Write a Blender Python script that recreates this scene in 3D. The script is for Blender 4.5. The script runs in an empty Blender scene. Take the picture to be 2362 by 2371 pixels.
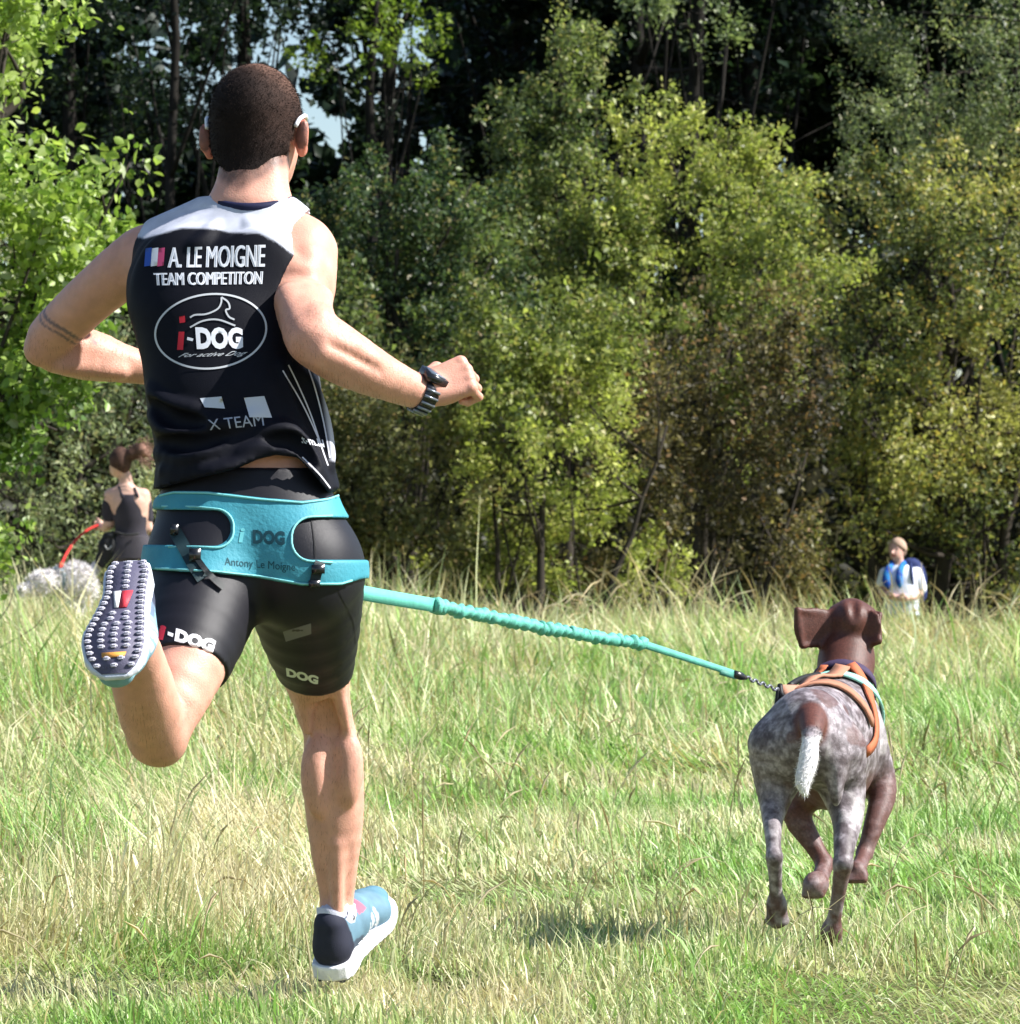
import bpy, bmesh, math, random
import numpy as np
from mathutils import Vector, Matrix
from mathutils.bvhtree import BVHTree

# ------------------------------------------------------------------ camera
SC = bpy.context.scene
CAMZ = 0.80            # crouching photographer, long lens
F_PX = 10080.0         # focal length in photograph pixels
U0, VH = 1181.0, 1292.0  # principal column, horizon row in the photograph
cam_d = bpy.data.cameras.new('camera')
cam = bpy.data.objects.new('camera', cam_d)
SC.collection.objects.link(cam)
cam.location = (0, 0, CAMZ)
cam.rotation_euler = (math.radians(90), 0, 0)
cam_d.sensor_width = 36.0
cam_d.lens = 36.0 * F_PX / 2371.0
cam_d.shift_y = (VH - 1185.5) / 2371.0
cam_d.clip_start = 0.1
cam_d.clip_end = 3000
cam_d.dof.use_dof = True
cam_d.dof.focus_distance = 8.1
cam_d.dof.aperture_fstop = 24
SC.camera = cam

# ------------------------------------------------------------------ light
SUN_EL, SUN_AZ = math.radians(43), math.radians(-5)   # azimuth from +X towards +Y
world = bpy.data.worlds.new('World'); SC.world = world
world.use_nodes = True
wn = world.node_tree.nodes; wl = world.node_tree.links
bg = wn['Background']
sky = wn.new('ShaderNodeTexSky'); sky.sky_type = 'NISHITA'; sky.sun_disc = False
sky.sun_elevation = SUN_EL; sky.sun_rotation = math.radians(90) - SUN_AZ
sky.air_density = 1.0; sky.dust_density = 0.6; sky.ozone_density = 1.2
wl.new(sky.outputs[0], bg.inputs[0]); bg.inputs[1].default_value = 0.075
sd = bpy.data.lights.new('sun', 'SUN'); sun = bpy.data.objects.new('sun', sd)
SC.collection.objects.link(sun)
sd.energy = 5.0; sd.angle = math.radians(0.53); sd.color = (1.0, 0.965, 0.92)
sdir = Vector((math.cos(SUN_EL)*math.cos(SUN_AZ), math.cos(SUN_EL)*math.sin(SUN_AZ), math.sin(SUN_EL)))
sun.rotation_euler = sdir.to_track_quat('Z', 'Y').to_euler()
sun.location = (20, 5, 30)
vs = SC.view_settings
vs.view_transform = 'Standard'; vs.look = 'None'; vs.gamma = 1.0; vs.use_curve_mapping = False
vs.exposure = 1.1
SC.cycles.max_bounces = 8
SC.cycles.transparent_max_bounces = 4
SC.cycles.use_denoising = True

rng = np.random.default_rng(7)
COL = SC.collection

def P(u, v, Y):
    """photograph pixel at distance Y -> world point"""
    return np.array([(u - U0) / F_PX * Y, Y, CAMZ + (VH - v) / F_PX * Y])

# ------------------------------------------------------------------ meshes and objects
def np_mesh(name, V, F, col=None, smooth=True):
    """V (n,3); F: list of arrays (m,k) or one array; col (n,3)"""
    V = np.asarray(V, np.float32)
    Fs = F if isinstance(F, list) else [F]
    Fs = [np.asarray(f, np.int32) for f in Fs if len(f)]
    me = bpy.data.meshes.new(name)
    me.vertices.add(len(V)); me.vertices.foreach_set('co', V.ravel())
    nl = sum(f.size for f in Fs); npoly = sum(len(f) for f in Fs)
    me.loops.add(nl); me.polygons.add(npoly)
    me.loops.foreach_set('vertex_index', np.concatenate([f.ravel() for f in Fs]))
    tot = np.concatenate([np.full(len(f), f.shape[1], np.int32) for f in Fs])
    st = np.concatenate([[0], np.cumsum(tot)[:-1]]).astype(np.int32)
    me.polygons.foreach_set('loop_start', st)
    if smooth:
        me.polygons.foreach_set('use_smooth', np.ones(npoly, bool))
    me.update(calc_edges=True)
    if col is not None:
        a = me.color_attributes.new('Col', 'FLOAT_COLOR', 'POINT')
        c = np.ones((len(V), 4), np.float32); c[:, :3] = col
        a.data.foreach_set('color', c.ravel())
    return me

def link(name, me, mat=None, parent=None, **props):
    o = bpy.data.objects.new(name, me)
    COL.objects.link(o)
    if mat is not None and me is not None and len(me.materials) == 0:
        me.materials.append(mat)
    if parent is not None:
        o.parent = parent
    for k, v in props.items():
        o[k] = v
    return o

def thing(name, loc, label, category, group=None):
    o = bpy.data.objects.new(name, None); COL.objects.link(o)
    o.empty_display_size = 0.1
    o.location = tuple(float(x) for x in loc)
    o['label'] = label; o['category'] = category
    if group: o['group'] = group
    return o

def base(o):
    """world offset of a thing; parts of things and sub-parts all store coordinates relative to it"""
    while o.parent is not None: o = o.parent
    return np.array(o.location)

def part(name, V, F, mat, parent, col=None, smooth=True, **props):
    me = np_mesh(name, np.asarray(V, float) - base(parent), F, col, smooth)
    return link(name, me, mat, parent, **props)

def nrm(v):
    v = np.asarray(v, float); return v / max(np.linalg.norm(v), 1e-9)

def tube(pts, radii, n=8, cap=True, flat=None):
    """swept tube; flat=(dir, f) squashes the cross-section along dir"""
    pts = np.asarray(pts, float); m = len(pts)
    radii = np.broadcast_to(np.asarray(radii, float), (m,))
    V = []; ref = None
    for i in range(m):
        t = nrm(pts[min(i+1, m-1)] - pts[max(i-1, 0)])
        if ref is None:
            ref = np.array([0, 0, 1.]) if abs(t[2]) < .9 else np.array([0, 1., 0])
        a = nrm(np.cross(t, ref)); b = np.cross(a, t); ref = b
        for k in range(n):
            th = 2*math.pi*k/n
            o_ = (a*math.cos(th) + b*math.sin(th))*radii[i]
            if flat is not None:
                d = np.asarray(flat[0]); o_ = o_ + d*np.dot(o_, d)*(flat[1]-1)
            V.append(pts[i] + o_)
    q = []
    for i in range(m-1):
        for k in range(n):
            q.append((i*n+k, i*n+(k+1) % n, (i+1)*n+(k+1) % n, (i+1)*n+k))
    F = [np.array(q)]
    if cap:
        V.append(pts[0]); V.append(pts[-1]); c0 = m*n; c1 = c0+1
        F.append(np.array([(c0, (k+1) % n, k) for k in range(n)] + [(c1, (m-1)*n+k, (m-1)*n+(k+1) % n) for k in range(n)]))
    return np.array(V), F

def join(parts):
    """join list of (V, F[list]) -> V, F list grouped by size"""
    V = []; G = {}; off = 0
    for v, f in parts:
        V.append(v)
        for a in (f if isinstance(f, list) else [f]):
            a = np.asarray(a)
            if len(a): G.setdefault(a.shape[1], []).append(a+off)
        off += len(v)
    return np.concatenate(V), [np.concatenate(g) for g in G.values()]

def smoothpath(pts, n=6):
    """Catmull-Rom resample"""
    p = np.asarray(pts, float); p = np.vstack([2*p[0]-p[1], p, 2*p[-1]-p[-2]])
    out = []
    for i in range(1, len(p)-2):
        for t in np.linspace(0, 1, n, endpoint=False):
            a, b, c, d = p[i-1:i+3]
            out.append(.5*((2*b)+(-a+c)*t+(2*a-5*b+4*c-d)*t*t+(-a+3*b-3*c+d)*t**3))
    out.append(p[-2]); return np.array(out)

# value noise on arrays of points
_perm = np.random.default_rng(3).random((64, 64, 64)).astype(np.float32)
def vnoise(X, freq=1.0, off=0.0):
    X = np.asarray(X, np.float64)*freq + off
    i = np.floor(X).astype(int); f = X - i; f = f*f*(3-2*f)
    r = 0
    for dx in (0, 1):
        for dy in (0, 1):
            for dz in (0, 1):
                w = (f[..., 0] if dx else 1-f[..., 0])*(f[..., 1] if dy else 1-f[..., 1])*(f[..., 2] if dz else 1-f[..., 2])
                r = r + w*_perm[(i[..., 0]+dx) & 63, (i[..., 1]+dy) & 63, (i[..., 2]+dz) & 63]
    return r
def fbm(X, freq=1.0, oct=3, off=0.0):
    s = 0; a = .5; t = 0
    for k in range(oct):
        s = s + a*vnoise(X, freq*2**k, off+17.3*k); t += a; a *= .5
    return s/t
def sstep(a, b, x):
    t = np.clip((x-a)/(b-a), 0, 1); return t*t*(3-2*t)
def mix(a, b, t):
    t = np.asarray(t)[..., None]; return np.asarray(a)*(1-t)+np.asarray(b)*t

# ------------------------------------------------------------------ signed distance modelling
def smin(a, b, k):
    if k <= 0: return np.minimum(a, b)
    h = np.maximum(k-np.abs(a-b), 0)/k
    return np.minimum(a, b)-h*h*k*.25

class Field:
    def __init__(s, lo, hi, res):
        s.lo = np.asarray(lo, float); s.res = res
        s.n = np.ceil((np.asarray(hi, float)-s.lo)/res).astype(int)+1
        s.v = np.full(s.n, .5, np.float32)
    def sub_grid(s, lo, hi, pad):
        i0 = np.clip(np.floor((np.asarray(lo)-pad-s.lo)/s.res).astype(int), 0, s.n-1)
        i1 = np.clip(np.ceil((np.asarray(hi)+pad-s.lo)/s.res).astype(int)+1, 1, s.n)
        sl = tuple(slice(a, max(b, a+1)) for a, b in zip(i0, i1))
        ax = [s.lo[d]+s.res*np.arange(sl[d].start, sl[d].stop) for d in range(3)]
        return sl, ax
    def op(s, prim, k=.02, mode='add', off=0.0):
        fn, lo, hi = prim
        pad = max(k, 0)+3*s.res+.012+abs(off)
        sl, (x, y, z) = s.sub_grid(lo, hi, pad)
        d = fn(x[:, None, None], y[None, :, None], z[None, None, :]).astype(np.float32) - off
        if mode == 'add': s.v[sl] = smin(s.v[sl], d, k)
        elif mode == 'sub': s.v[sl] = -smin(-s.v[sl], d, k)
        return s
    def inter_fn(s, fn):
        """intersect whole field with fn(x,y,z)<0"""
        x, y, z = [s.lo[d]+s.res*np.arange(s.n[d]) for d in range(3)]
        s.v = np.maximum(s.v, fn(x[:, None, None], y[None, :, None], z[None, None, :]).astype(np.float32))
        return s
    def mesh(s):
        v = s.v; v[[0, -1]] = .5; v[:, [0, -1]] = .5; v[:, :, [0, -1]] = .5
        n = s.n; ins = v < 0
        c = np.zeros(n-1, np.uint8)
        for dx in (0, 1):
            for dy in (0, 1):
                for dz in (0, 1):
                    c += ins[dx:n[0]-1+dx, dy:n[1]-1+dy, dz:n[2]-1+dz]
        act = np.argwhere((c > 0) & (c < 8))
        idx = np.full(n-1, -1, np.int32); idx[tuple(act.T)] = np.arange(len(act))
        corners = [(a, b, d) for a in (0, 1) for b in (0, 1) for d in (0, 1)]
        val = np.stack([v[tuple((act+np.array(q)).T)] for q in corners], 1).astype(np.float64)
        acc = np.zeros((len(act), 3)); cnt = np.zeros(len(act))
        for i in range(8):
            for j in range(i+1, 8):
                qi, qj = np.array(corners[i]), np.array(corners[j])
                if np.abs(qi-qj).sum() != 1: continue
                m = (val[:, i] < 0) != (val[:, j] < 0)
                t = np.where(m, val[:, i]/np.where(m, val[:, i]-val[:, j], 1), 0)
                acc += np.where(m[:, None], qi+(qj-qi)*t[:, None], 0); cnt += m
        V = s.lo+s.res*(act+acc/cnt[:, None])
        Q = []
        for d in range(3):
            e, f = (d+1) % 3, (d+2) % 3
            a = [slice(0, None)]*3; b = [slice(0, None)]*3
            a[d] = slice(0, n[d]-1); b[d] = slice(1, n[d])
            A = ins[tuple(a)]; B = ins[tuple(b)]
            for flip, M in ((False, A & ~B), (True, B & ~A)):
                g = np.argwhere(M)
                if not len(g): continue
                g = g[(g[:, e] > 0) & (g[:, f] > 0)]
                def cell(de, df):
                    q = g.copy(); q[:, e] += de; q[:, f] += df
                    return idx[tuple(q.T)]
                q = np.stack([cell(-1, -1), cell(0, -1), cell(0, 0), cell(-1, 0)], 1)
                Q.append(q[:, ::-1] if flip else q)
        return V, np.concatenate(Q)

def cone(a, b, ra, rb, squash=None):
    """tapered capsule; squash=(dir, f): thickness along dir multiplied by f"""
    a = np.asarray(a, float); b = np.asarray(b, float); ba = b-a; L = max(ba@ba, 1e-12)
    def fn(x, y, z):
        px, py, pz = x-a[0], y-a[1], z-a[2]
        t = np.clip((px*ba[0]+py*ba[1]+pz*ba[2])/L, 0, 1)
        qx, qy, qz = px-t*ba[0], py-t*ba[1], pz-t*ba[2]
        if squash is not None:
            d = nrm(squash[0]); g = (qx*d[0]+qy*d[1]+qz*d[2])*(1/squash[1]-1)
            qx, qy, qz = qx+g*d[0], qy+g*d[1], qz+g*d[2]
        return np.sqrt(qx*qx+qy*qy+qz*qz)-(ra+(rb-ra)*t)
    r = max(ra, rb)
    return fn, np.minimum(a, b)-r, np.maximum(a, b)+r

def ell(c, r, R=None):
    c = np.asarray(c, float); r = np.asarray(r, float)
    R = np.eye(3) if R is None else np.asarray(R, float)   # rows = local axes
    def fn(x, y, z):
        px, py, pz = x-c[0], y-c[1], z-c[2]
        q = [(R[i, 0]*px+R[i, 1]*py+R[i, 2]*pz)/r[i] for i in range(3)]
        k0 = np.sqrt(q[0]**2+q[1]**2+q[2]**2)
        k1 = np.sqrt((q[0]/r[0])**2+(q[1]/r[1])**2+(q[2]/r[2])**2)
        return k0*(k0-1)/np.maximum(k1, 1e-6)
    m = max(r)
    return fn, c-m, c+m

def stack(secs, p=2.3):
    """loft of horizontal superellipse sections: rows (z, xc, yc, rx, ry), z ascending"""
    S = np.array(sorted(secs), float)
    zs = S[:, 0]
    def fn(x, y, z):
        zc = np.clip(z, zs[0], zs[-1])
        def itp(k):
            # smooth interpolation through cubic hermite (finite differences)
            zz = zc.ravel(); i = np.clip(np.searchsorted(zs, zz)-1, 0, len(zs)-2)
            h = zs[i+1]-zs[i]; t = (zz-zs[i])/h
            m = np.gradient(S[:, k], zs)
            r = (2*t**3-3*t*t+1)*S[i, k]+(t**3-2*t*t+t)*h*m[i]+(-2*t**3+3*t*t)*S[i+1, k]+(t**3-t*t)*h*m[i+1]
            return r.reshape(zc.shape)
        xc, yc, rx, ry = itp(1), itp(2), itp(3), itp(4)
        q = (np.abs((x-xc)/rx)**p+np.abs((y-yc)/ry)**p)**(1/p)
        d = (q-1)*np.minimum(rx, ry)
        return np.maximum(d, np.abs(z-zc)-.004) if False else np.where(np.abs(z-zc) > 0, np.sqrt(np.maximum(d, 0)**2+(z-zc)**2)-.0, d)
    rx = S[:, 3].max(); ry = S[:, 4].max()
    lo = np.array([S[:, 1].min()-rx, S[:, 2].min()-ry, zs[0]]); hi = np.array([S[:, 1].max()+rx, S[:, 2].max()+ry, zs[-1]])
    return fn, lo, hi

def chain(field, pts, rad, k=.02, mode='add', off=0, squash=None, n=3):
    """smooth tapered limb through joints (positions and radii resampled together)"""
    q = np.column_stack([np.asarray(pts, float), np.asarray(rad, float)])
    if len(q) > 2: q = smoothpath(q, n)
    f0 = field
    prims = [cone(q[i, :3], q[i+1, :3], q[i, 3], q[i+1, 3], squash) for i in range(len(q)-1)]
    lo = np.min([p[1] for p in prims], 0); hi = np.max([p[2] for p in prims], 0)
    def fn(x, y, z):
        d = None
        for p in prims:
            e = p[0](x, y, z); d = e if d is None else np.minimum(d, e)
        return d
    field.op((fn, lo, hi), k, mode, off)

# ------------------------------------------------------------------ materials
def new_mat(name):
    m = bpy.data.materials.new(name); m.use_nodes = True
    nt = m.node_tree; b = nt.nodes['Principled BSDF']
    return m, nt, b

def mat(name, color=None, rough=.6, spec=.5, sss=0, sss_r=(.01, .004, .002), bump=0, bump_scale=200, vary=0, vary_scale=30, metal=0, sheen=0, stretch=None):
    """procedural material; color None -> vertex colour 'Col'"""
    m, nt, b = new_mat(name); N = nt.nodes; L = nt.links
    if color is None:
        a = N.new('ShaderNodeAttribute'); a.attribute_name = 'Col'; c = a.outputs['Color']
    else:
        a = N.new('ShaderNodeRGB'); a.outputs[0].default_value = (*color, 1); c = a.outputs[0]
    tc = N.new('ShaderNodeTexCoord')
    vec = tc.outputs['Object']
    if stretch is not None:
        mp = N.new('ShaderNodeMapping'); mp.inputs['Scale'].default_value = stretch
        L.new(vec, mp.inputs['Vector']); vec = mp.outputs[0]
    if vary:
        nz = N.new('ShaderNodeTexNoise'); nz.inputs['Scale'].default_value = vary_scale; nz.inputs['Detail'].default_value = 4
        L.new(vec, nz.inputs['Vector'])
        mr = N.new('ShaderNodeMapRange'); mr.inputs['From Min'].default_value = .3; mr.inputs['From Max'].default_value = .7
        mr.inputs['To Min'].default_value = 1-vary; mr.inputs['To Max'].default_value = 1+vary
        L.new(nz.outputs['Fac'], mr.inputs['Value'])
        mx = N.new('ShaderNodeVectorMath'); mx.operation = 'MULTIPLY'
        L.new(c, mx.inputs[0]); L.new(mr.outputs[0], mx.inputs[1]); c = mx.outputs[0]
    L.new(c, b.inputs['Base Color'])
    b.inputs['Roughness'].default_value = rough
    b.inputs['Specular IOR Level'].default_value = spec
    b.inputs['Metallic'].default_value = metal
    if sheen: b.inputs['Sheen Weight'].default_value = sheen
    if sss:
        b.inputs['Subsurface Weight'].default_value = sss
        b.inputs['Subsurface Radius'].default_value = sss_r
        b.inputs['Subsurface Scale'].default_value = 1.0
    if bump:
        nb = N.new('ShaderNodeTexNoise'); nb.inputs['Scale'].default_value = bump_scale; nb.inputs['Detail'].default_value = 3
        L.new(vec, nb.inputs['Vector'])
        bp = N.new('ShaderNodeBump'); bp.inputs['Strength'].default_value = bump; bp.inputs['Distance'].default_value = .002
        L.new(nb.outputs['Fac'], bp.inputs['Height']); L.new(bp.outputs[0], b.inputs['Normal'])
    return m

def leaf_mat(name, trans=.45, rough=.4, spec=.4, tint=(1.15, 1.2, .55)):
    """leaf or blade: diffuse + light through the blade + a little gloss; colour per leaf from 'Col'"""
    m, nt, b = new_mat(name); N = nt.nodes; L = nt.links
    a = N.new('ShaderNodeAttribute'); a.attribute_name = 'Col'
    L.new(a.outputs['Color'], b.inputs['Base Color'])
    b.inputs['Roughness'].default_value = rough; b.inputs['Specular IOR Level'].default_value = spec
    tr = N.new('ShaderNodeBsdfTranslucent')
    mx = N.new('ShaderNodeVectorMath'); mx.operation = 'MULTIPLY'; mx.inputs[1].default_value = tint
    L.new(a.outputs['Color'], mx.inputs[0]); L.new(mx.outputs[0], tr.inputs['Color'])
    ms = N.new('ShaderNodeMixShader'); ms.inputs[0].default_value = trans
    L.new(b.outputs[0], ms.inputs[1]); L.new(tr.outputs[0], ms.inputs[2])
    L.new(ms.outputs[0], nt.nodes['Material Output'].inputs['Surface'])
    return m
# ================================================================== the setting
SHADE_HOLLOW = (-.135, 8.56)
def terrain(x, y):
    x = np.asarray(x, float); y = np.asarray(y, float)
    X = np.stack([x, y, np.zeros_like(x)], -1)
    far = sstep(9.0, 16, y)
    z = (fbm(X, .5, 3)-.5)*.10*far + (fbm(X, 2.2, 2, 9)-.5)*.05
    z = z - .66*sstep(37.5, 44, y)*sstep(-2.5, 2.5, x)
    z = z - .03*sstep(4, 7, y)*(1-far) + .004
    z = z - .15*np.exp(-((x-SHADE_HOLLOW[0])/.07)**2-((y-SHADE_HOLLOW[1])/.15)**2)       # hollow added beside the shoe to make a dark shadow patch
    return z

# --- ground sheet, finer near the camera
def ground():
    ys = np.concatenate([np.arange(-6, 6, .5), np.arange(6, 8, .12), np.arange(8, 9.2, .04), np.arange(9.2, 14, .12), np.arange(14, 48, .5), np.arange(48, 110, 3), np.array([120, 150, 200, 300, 450, 700])])
    xs = np.concatenate([[-600, -300, -150, -80, -50, -35, -25, -18], np.arange(-14, -3, .7), np.arange(-3, -.5, .12), np.arange(-.5, .3, .03), np.arange(.3, 3, .12), np.arange(3, 14, .7), [18, 25, 35, 50, 80, 150, 300, 600]])
    X, Y = np.meshgrid(xs, ys)
    Z = terrain(X, Y)
    V = np.stack([X, Y, Z], -1).reshape(-1, 3)
    nx, ny = len(xs), len(ys)
    i = np.arange(nx*ny).reshape(ny, nx)
    F = np.stack([i[:-1, :-1], i[:-1, 1:], i[1:, 1:], i[1:, :-1]], -1).reshape(-1, 4)
    m, nt, b = new_mat('soil_and_thatch'); N = nt.nodes; L = nt.links
    tc = N.new('ShaderNodeTexCoord')
    n1 = N.new('ShaderNodeTexNoise'); n1.inputs['Scale'].default_value = 2.2; n1.inputs['Detail'].default_value = 8
    n2 = N.new('ShaderNodeTexNoise'); n2.inputs['Scale'].default_value = 60; n2.inputs['Detail'].default_value = 5
    L.new(tc.outputs['Object'], n1.inputs['Vector']); L.new(tc.outputs['Object'], n2.inputs['Vector'])
    r = N.new('ShaderNodeValToRGB'); e = r.color_ramp.elements
    e[0].position = .3; e[0].color = (.055, .075, .02, 1); e[1].position = .7; e[1].color = (.20, .19, .08, 1)
    mx = N.new('ShaderNodeMath'); mx.operation = 'MULTIPLY_ADD'; mx.inputs[1].default_value = .5
    L.new(n2.outputs['Fac'], mx.inputs[0])
    h = N.new('ShaderNodeMath'); h.operation = 'MULTIPLY'; h.inputs[1].default_value = .5
    L.new(n1.outputs['Fac'], h.inputs[0]); L.new(h.outputs[0], mx.inputs[2])
    L.new(mx.outputs[0], r.inputs['Fac']); L.new(r.outputs[0], b.inputs['Base Color'])
    b.inputs['Roughness'].default_value = .95; b.inputs['Specular IOR Level'].default_value = .1
    bp = N.new('ShaderNodeBump'); bp.inputs['Strength'].default_value = .8; bp.inputs['Distance'].default_value = .03
    L.new(n2.outputs['Fac'], bp.inputs['Height']); L.new(bp.outputs[0], b.inputs['Normal'])
    link('ground', np_mesh('ground', V, F), m, kind='structure', label='meadow ground under the long grass')
ground()

# --- grass -----------------------------------------------------------------
M_GRASS = leaf_mat('grass_blades', trans=.32, rough=.45, spec=.4, tint=(1.02, 1.08, .8))

def blades(px, py, pz, h, w, az, lean, curl, col0, seedhead=False):
    """tapered bent blades: 5 verts, quad + tri"""
    n = len(px)
    d = np.stack([np.cos(az), np.sin(az), np.zeros(n)], -1)          # lean direction
    fz = az + math.pi/2 + rng.normal(0, .7, n)
    s = np.stack([np.cos(fz), np.sin(fz), np.zeros(n)], -1)           # width direction
    B = np.stack([px, py, pz-.01], -1)
    l1, l2 = lean[:, None], curl[:, None]; H = h[:, None]; W = w[:, None]
    up = np.array([0, 0, 1.])
    mid = B + H*.55*(up*np.cos(l1) + d*np.sin(l1))
    tip = mid + H*.45*(up*np.cos(l1+l2) + d*np.sin(l1+l2))
    V = np.stack([B-s*W*.5, B+s*W*.5, mid+s*W*.42, mid-s*W*.42, tip], 1).reshape(-1, 3)
    i = (np.arange(n)*5)[:, None]
    c = np.repeat(col0, 5, 0)
    return V, [i+np.array([[0, 1, 2, 3]]), i+np.array([[3, 2, 4]])], c

STRAW = np.array([.63, .56, .35]); PALE = np.array([.54, .57, .31]); GREEN = np.array([.32, .45, .155]); FRESH = np.array([.21, .40, .08]); RUST = np.array([.40, .27, .12])

def grass_ring(y0, y1, dens, hfun, wid, clump=.6, green=0.0):
    half = lambda y: y*.1172*1.22+.7
    area = (half(y0)+half(y1))*(y1-y0)
    n = int(area*dens); strip = lambda x, y: np.exp(-((x/y-.05)/.055)**2)*(1-sstep(22, 30, y))
    y = y0+(y1-y0)*rng.random(n*2); x = (rng.random(n*2)*2-1)*half(y1)
    k = np.abs(x) < half(y); x, y = x[k][:n], y[k][:n]; n = len(x)
    # gather into tussocks
    nc = max(8, n//26)
    ci = rng.integers(0, n, nc); cx, cy = x[ci], y[ci]
    inc = rng.random(n) < clump
    j = rng.integers(0, nc, n); rr = rng.normal(0, 1, (n, 2))*(.035+.004*y0)
    x = np.where(inc, cx[j]+rr[:, 0], x); y = np.where(inc, cy[j]+rr[:, 1], y)
    kk = ((x-SHADE_HOLLOW[0])/.075)**2+((y-SHADE_HOLLOW[1])/.16)**2 > .6+.8*rng.random(n)
    x, y, inc, rr = x[kk], y[kk], inc[kk], rr[kk]; n = len(x)
    az = np.where(inc, np.arctan2(rr[:, 1], rr[:, 0])+rng.normal(0, .5, n), rng.random(n)*2*math.pi)
    X = np.stack([x, y, np.zeros(n)], -1)
    wind = fbm(X, .35, 2, 5)*6.0                       # laid over in swirls
    lay = sstep(.52, .72, fbm(X, 1.3, 2, 31))
    az = np.where(rng.random(n) < .25+.6*lay, wind+rng.normal(0, .35, n), az)
    h = hfun(x, y)*np.exp(rng.normal(0, .30, n))*(.65+.7*fbm(X, .9, 2, 12))
    lean = np.clip(np.abs(rng.normal(.40, .30, n)) + lay*.8, 0, 1.4)
    curl = np.abs(rng.normal(.5, .4, n))
    w = wid*np.exp(rng.normal(0, .3, n))
    # colour: patches of straw, pale and fresh green
    t = fbm(X, .55, 3, 40); g = fbm(X, 1.6, 2, 70); q = rng.random(n)
    cjt = (fbm(X, 7., 2, 3)-.5)*.5
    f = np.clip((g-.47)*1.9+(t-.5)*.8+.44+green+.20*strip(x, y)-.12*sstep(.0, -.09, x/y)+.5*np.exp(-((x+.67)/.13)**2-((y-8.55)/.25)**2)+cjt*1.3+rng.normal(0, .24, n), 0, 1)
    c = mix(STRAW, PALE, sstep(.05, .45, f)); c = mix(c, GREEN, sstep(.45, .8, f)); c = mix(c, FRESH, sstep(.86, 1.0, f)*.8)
    c = mix(c, RUST, ((q > .955) | ((t > .62) & (q > .75)))*.7)
    c = c*np.exp(rng.normal(0, .2, n))[:, None]
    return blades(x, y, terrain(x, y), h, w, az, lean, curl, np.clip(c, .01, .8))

def h_near(x, y):
    leftish = sstep(-.15, -.9, x)*sstep(8.2, 9.2, y)
    tall = sstep(13.0, 19, y)*(1-.65*np.exp(-((x/np.maximum(y, 1)-.05)/.055)**2)*(1-sstep(22, 30, y)))
    return .055 + .11*leftish*1.1 + .025*sstep(9.2, 12, y) + .17*tall + .09*sstep(24, 33, y)

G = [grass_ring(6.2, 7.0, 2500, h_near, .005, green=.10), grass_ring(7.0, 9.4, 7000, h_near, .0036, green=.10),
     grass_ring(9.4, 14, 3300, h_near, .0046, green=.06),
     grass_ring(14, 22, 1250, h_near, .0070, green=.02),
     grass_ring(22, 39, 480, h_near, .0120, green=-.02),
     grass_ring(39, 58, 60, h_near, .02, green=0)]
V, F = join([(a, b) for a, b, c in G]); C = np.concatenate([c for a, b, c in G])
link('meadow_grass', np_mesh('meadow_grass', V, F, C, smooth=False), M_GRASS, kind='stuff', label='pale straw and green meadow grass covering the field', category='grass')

# --- long dry seeding stalks: along the wood edge and dotted on the left
def stalks():
    xs, ys, hs = [], [], []
    n = 900
    y = rng.uniform(33.5, 40, n); x = rng.uniform(-6.5, 6.5, n); h = rng.uniform(.35, .85, n)*(.6+.8*fbm(np.stack([x, y*0, y*0], -1), .9, 2, 2))
    xs.append(x); ys.append(y); hs.append(h)
    n = 420
    y = rng.uniform(8.3, 30, n); x = -y*.1172*rng.uniform(.1, 1.2, n); h = rng.uniform(.12, .34, n)
    xs.append(x); ys.append(y); hs.append(h)
    n = 220
    y = rng.uniform(8, 26, n); x = y*.1172*rng.uniform(-.2, 1.2, n); h = rng.uniform(.12, .3, n)
    xs.append(x); ys.append(y); hs.append(h)
    x, y, h = map(np.concatenate, (xs, ys, hs)); n = len(x)
    parts = []; cols = []
    for i in range(n):
        az = rng.random()*6.28; d = np.array([math.cos(az), math.sin(az), 0])
        l = abs(rng.normal(.15, .25)); c = abs(rng.normal(.3, .5))
        b = np.array([x[i], y[i], float(terrain(x[i], y[i]))-.01])
        pts = [b]; a = l*.3
        for s in range(5):
            a += (l+c*s*.3)*.4
            pts.append(pts[-1]+h[i]/5*(np.array([0, 0, 1.])*math.cos(a)+d*math.sin(a)))
        r = (.0012+.00009*y[i])
        rad = np.array([1, .9, .8, .75, 1.9, .4])*r if rng.random() < .6 else np.array([1, .9, .8, .7, .6, .3])*r
        v, f = tube(pts, rad, 3, cap=False)
        parts.append((v, f)); cols.append(np.repeat((mix(STRAW*1.05, RUST, rng.random()*.7)*math.exp(rng.normal(0, .2)))[None], len(v), 0))
    V, F = join(parts)
    link('dry_grass_stalks', np_mesh('dry_grass_stalks', V, F, np.concatenate(cols)), M_GRASS, kind='stuff', label='tall dry straw-coloured grass stalks with seed heads', category='grass')
stalks()

# --- broad-leaved weeds in the mown strip beside the dog and white clover heads
M_LEAF = leaf_mat('tree_leaves', trans=.45, rough=.42, spec=.4, tint=(1.0, 1.1, .62))
M_LEAF_DULL = leaf_mat('dull_leaves', trans=.42, rough=.5, spec=.3, tint=(1.05, 1.08, .68))

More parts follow.
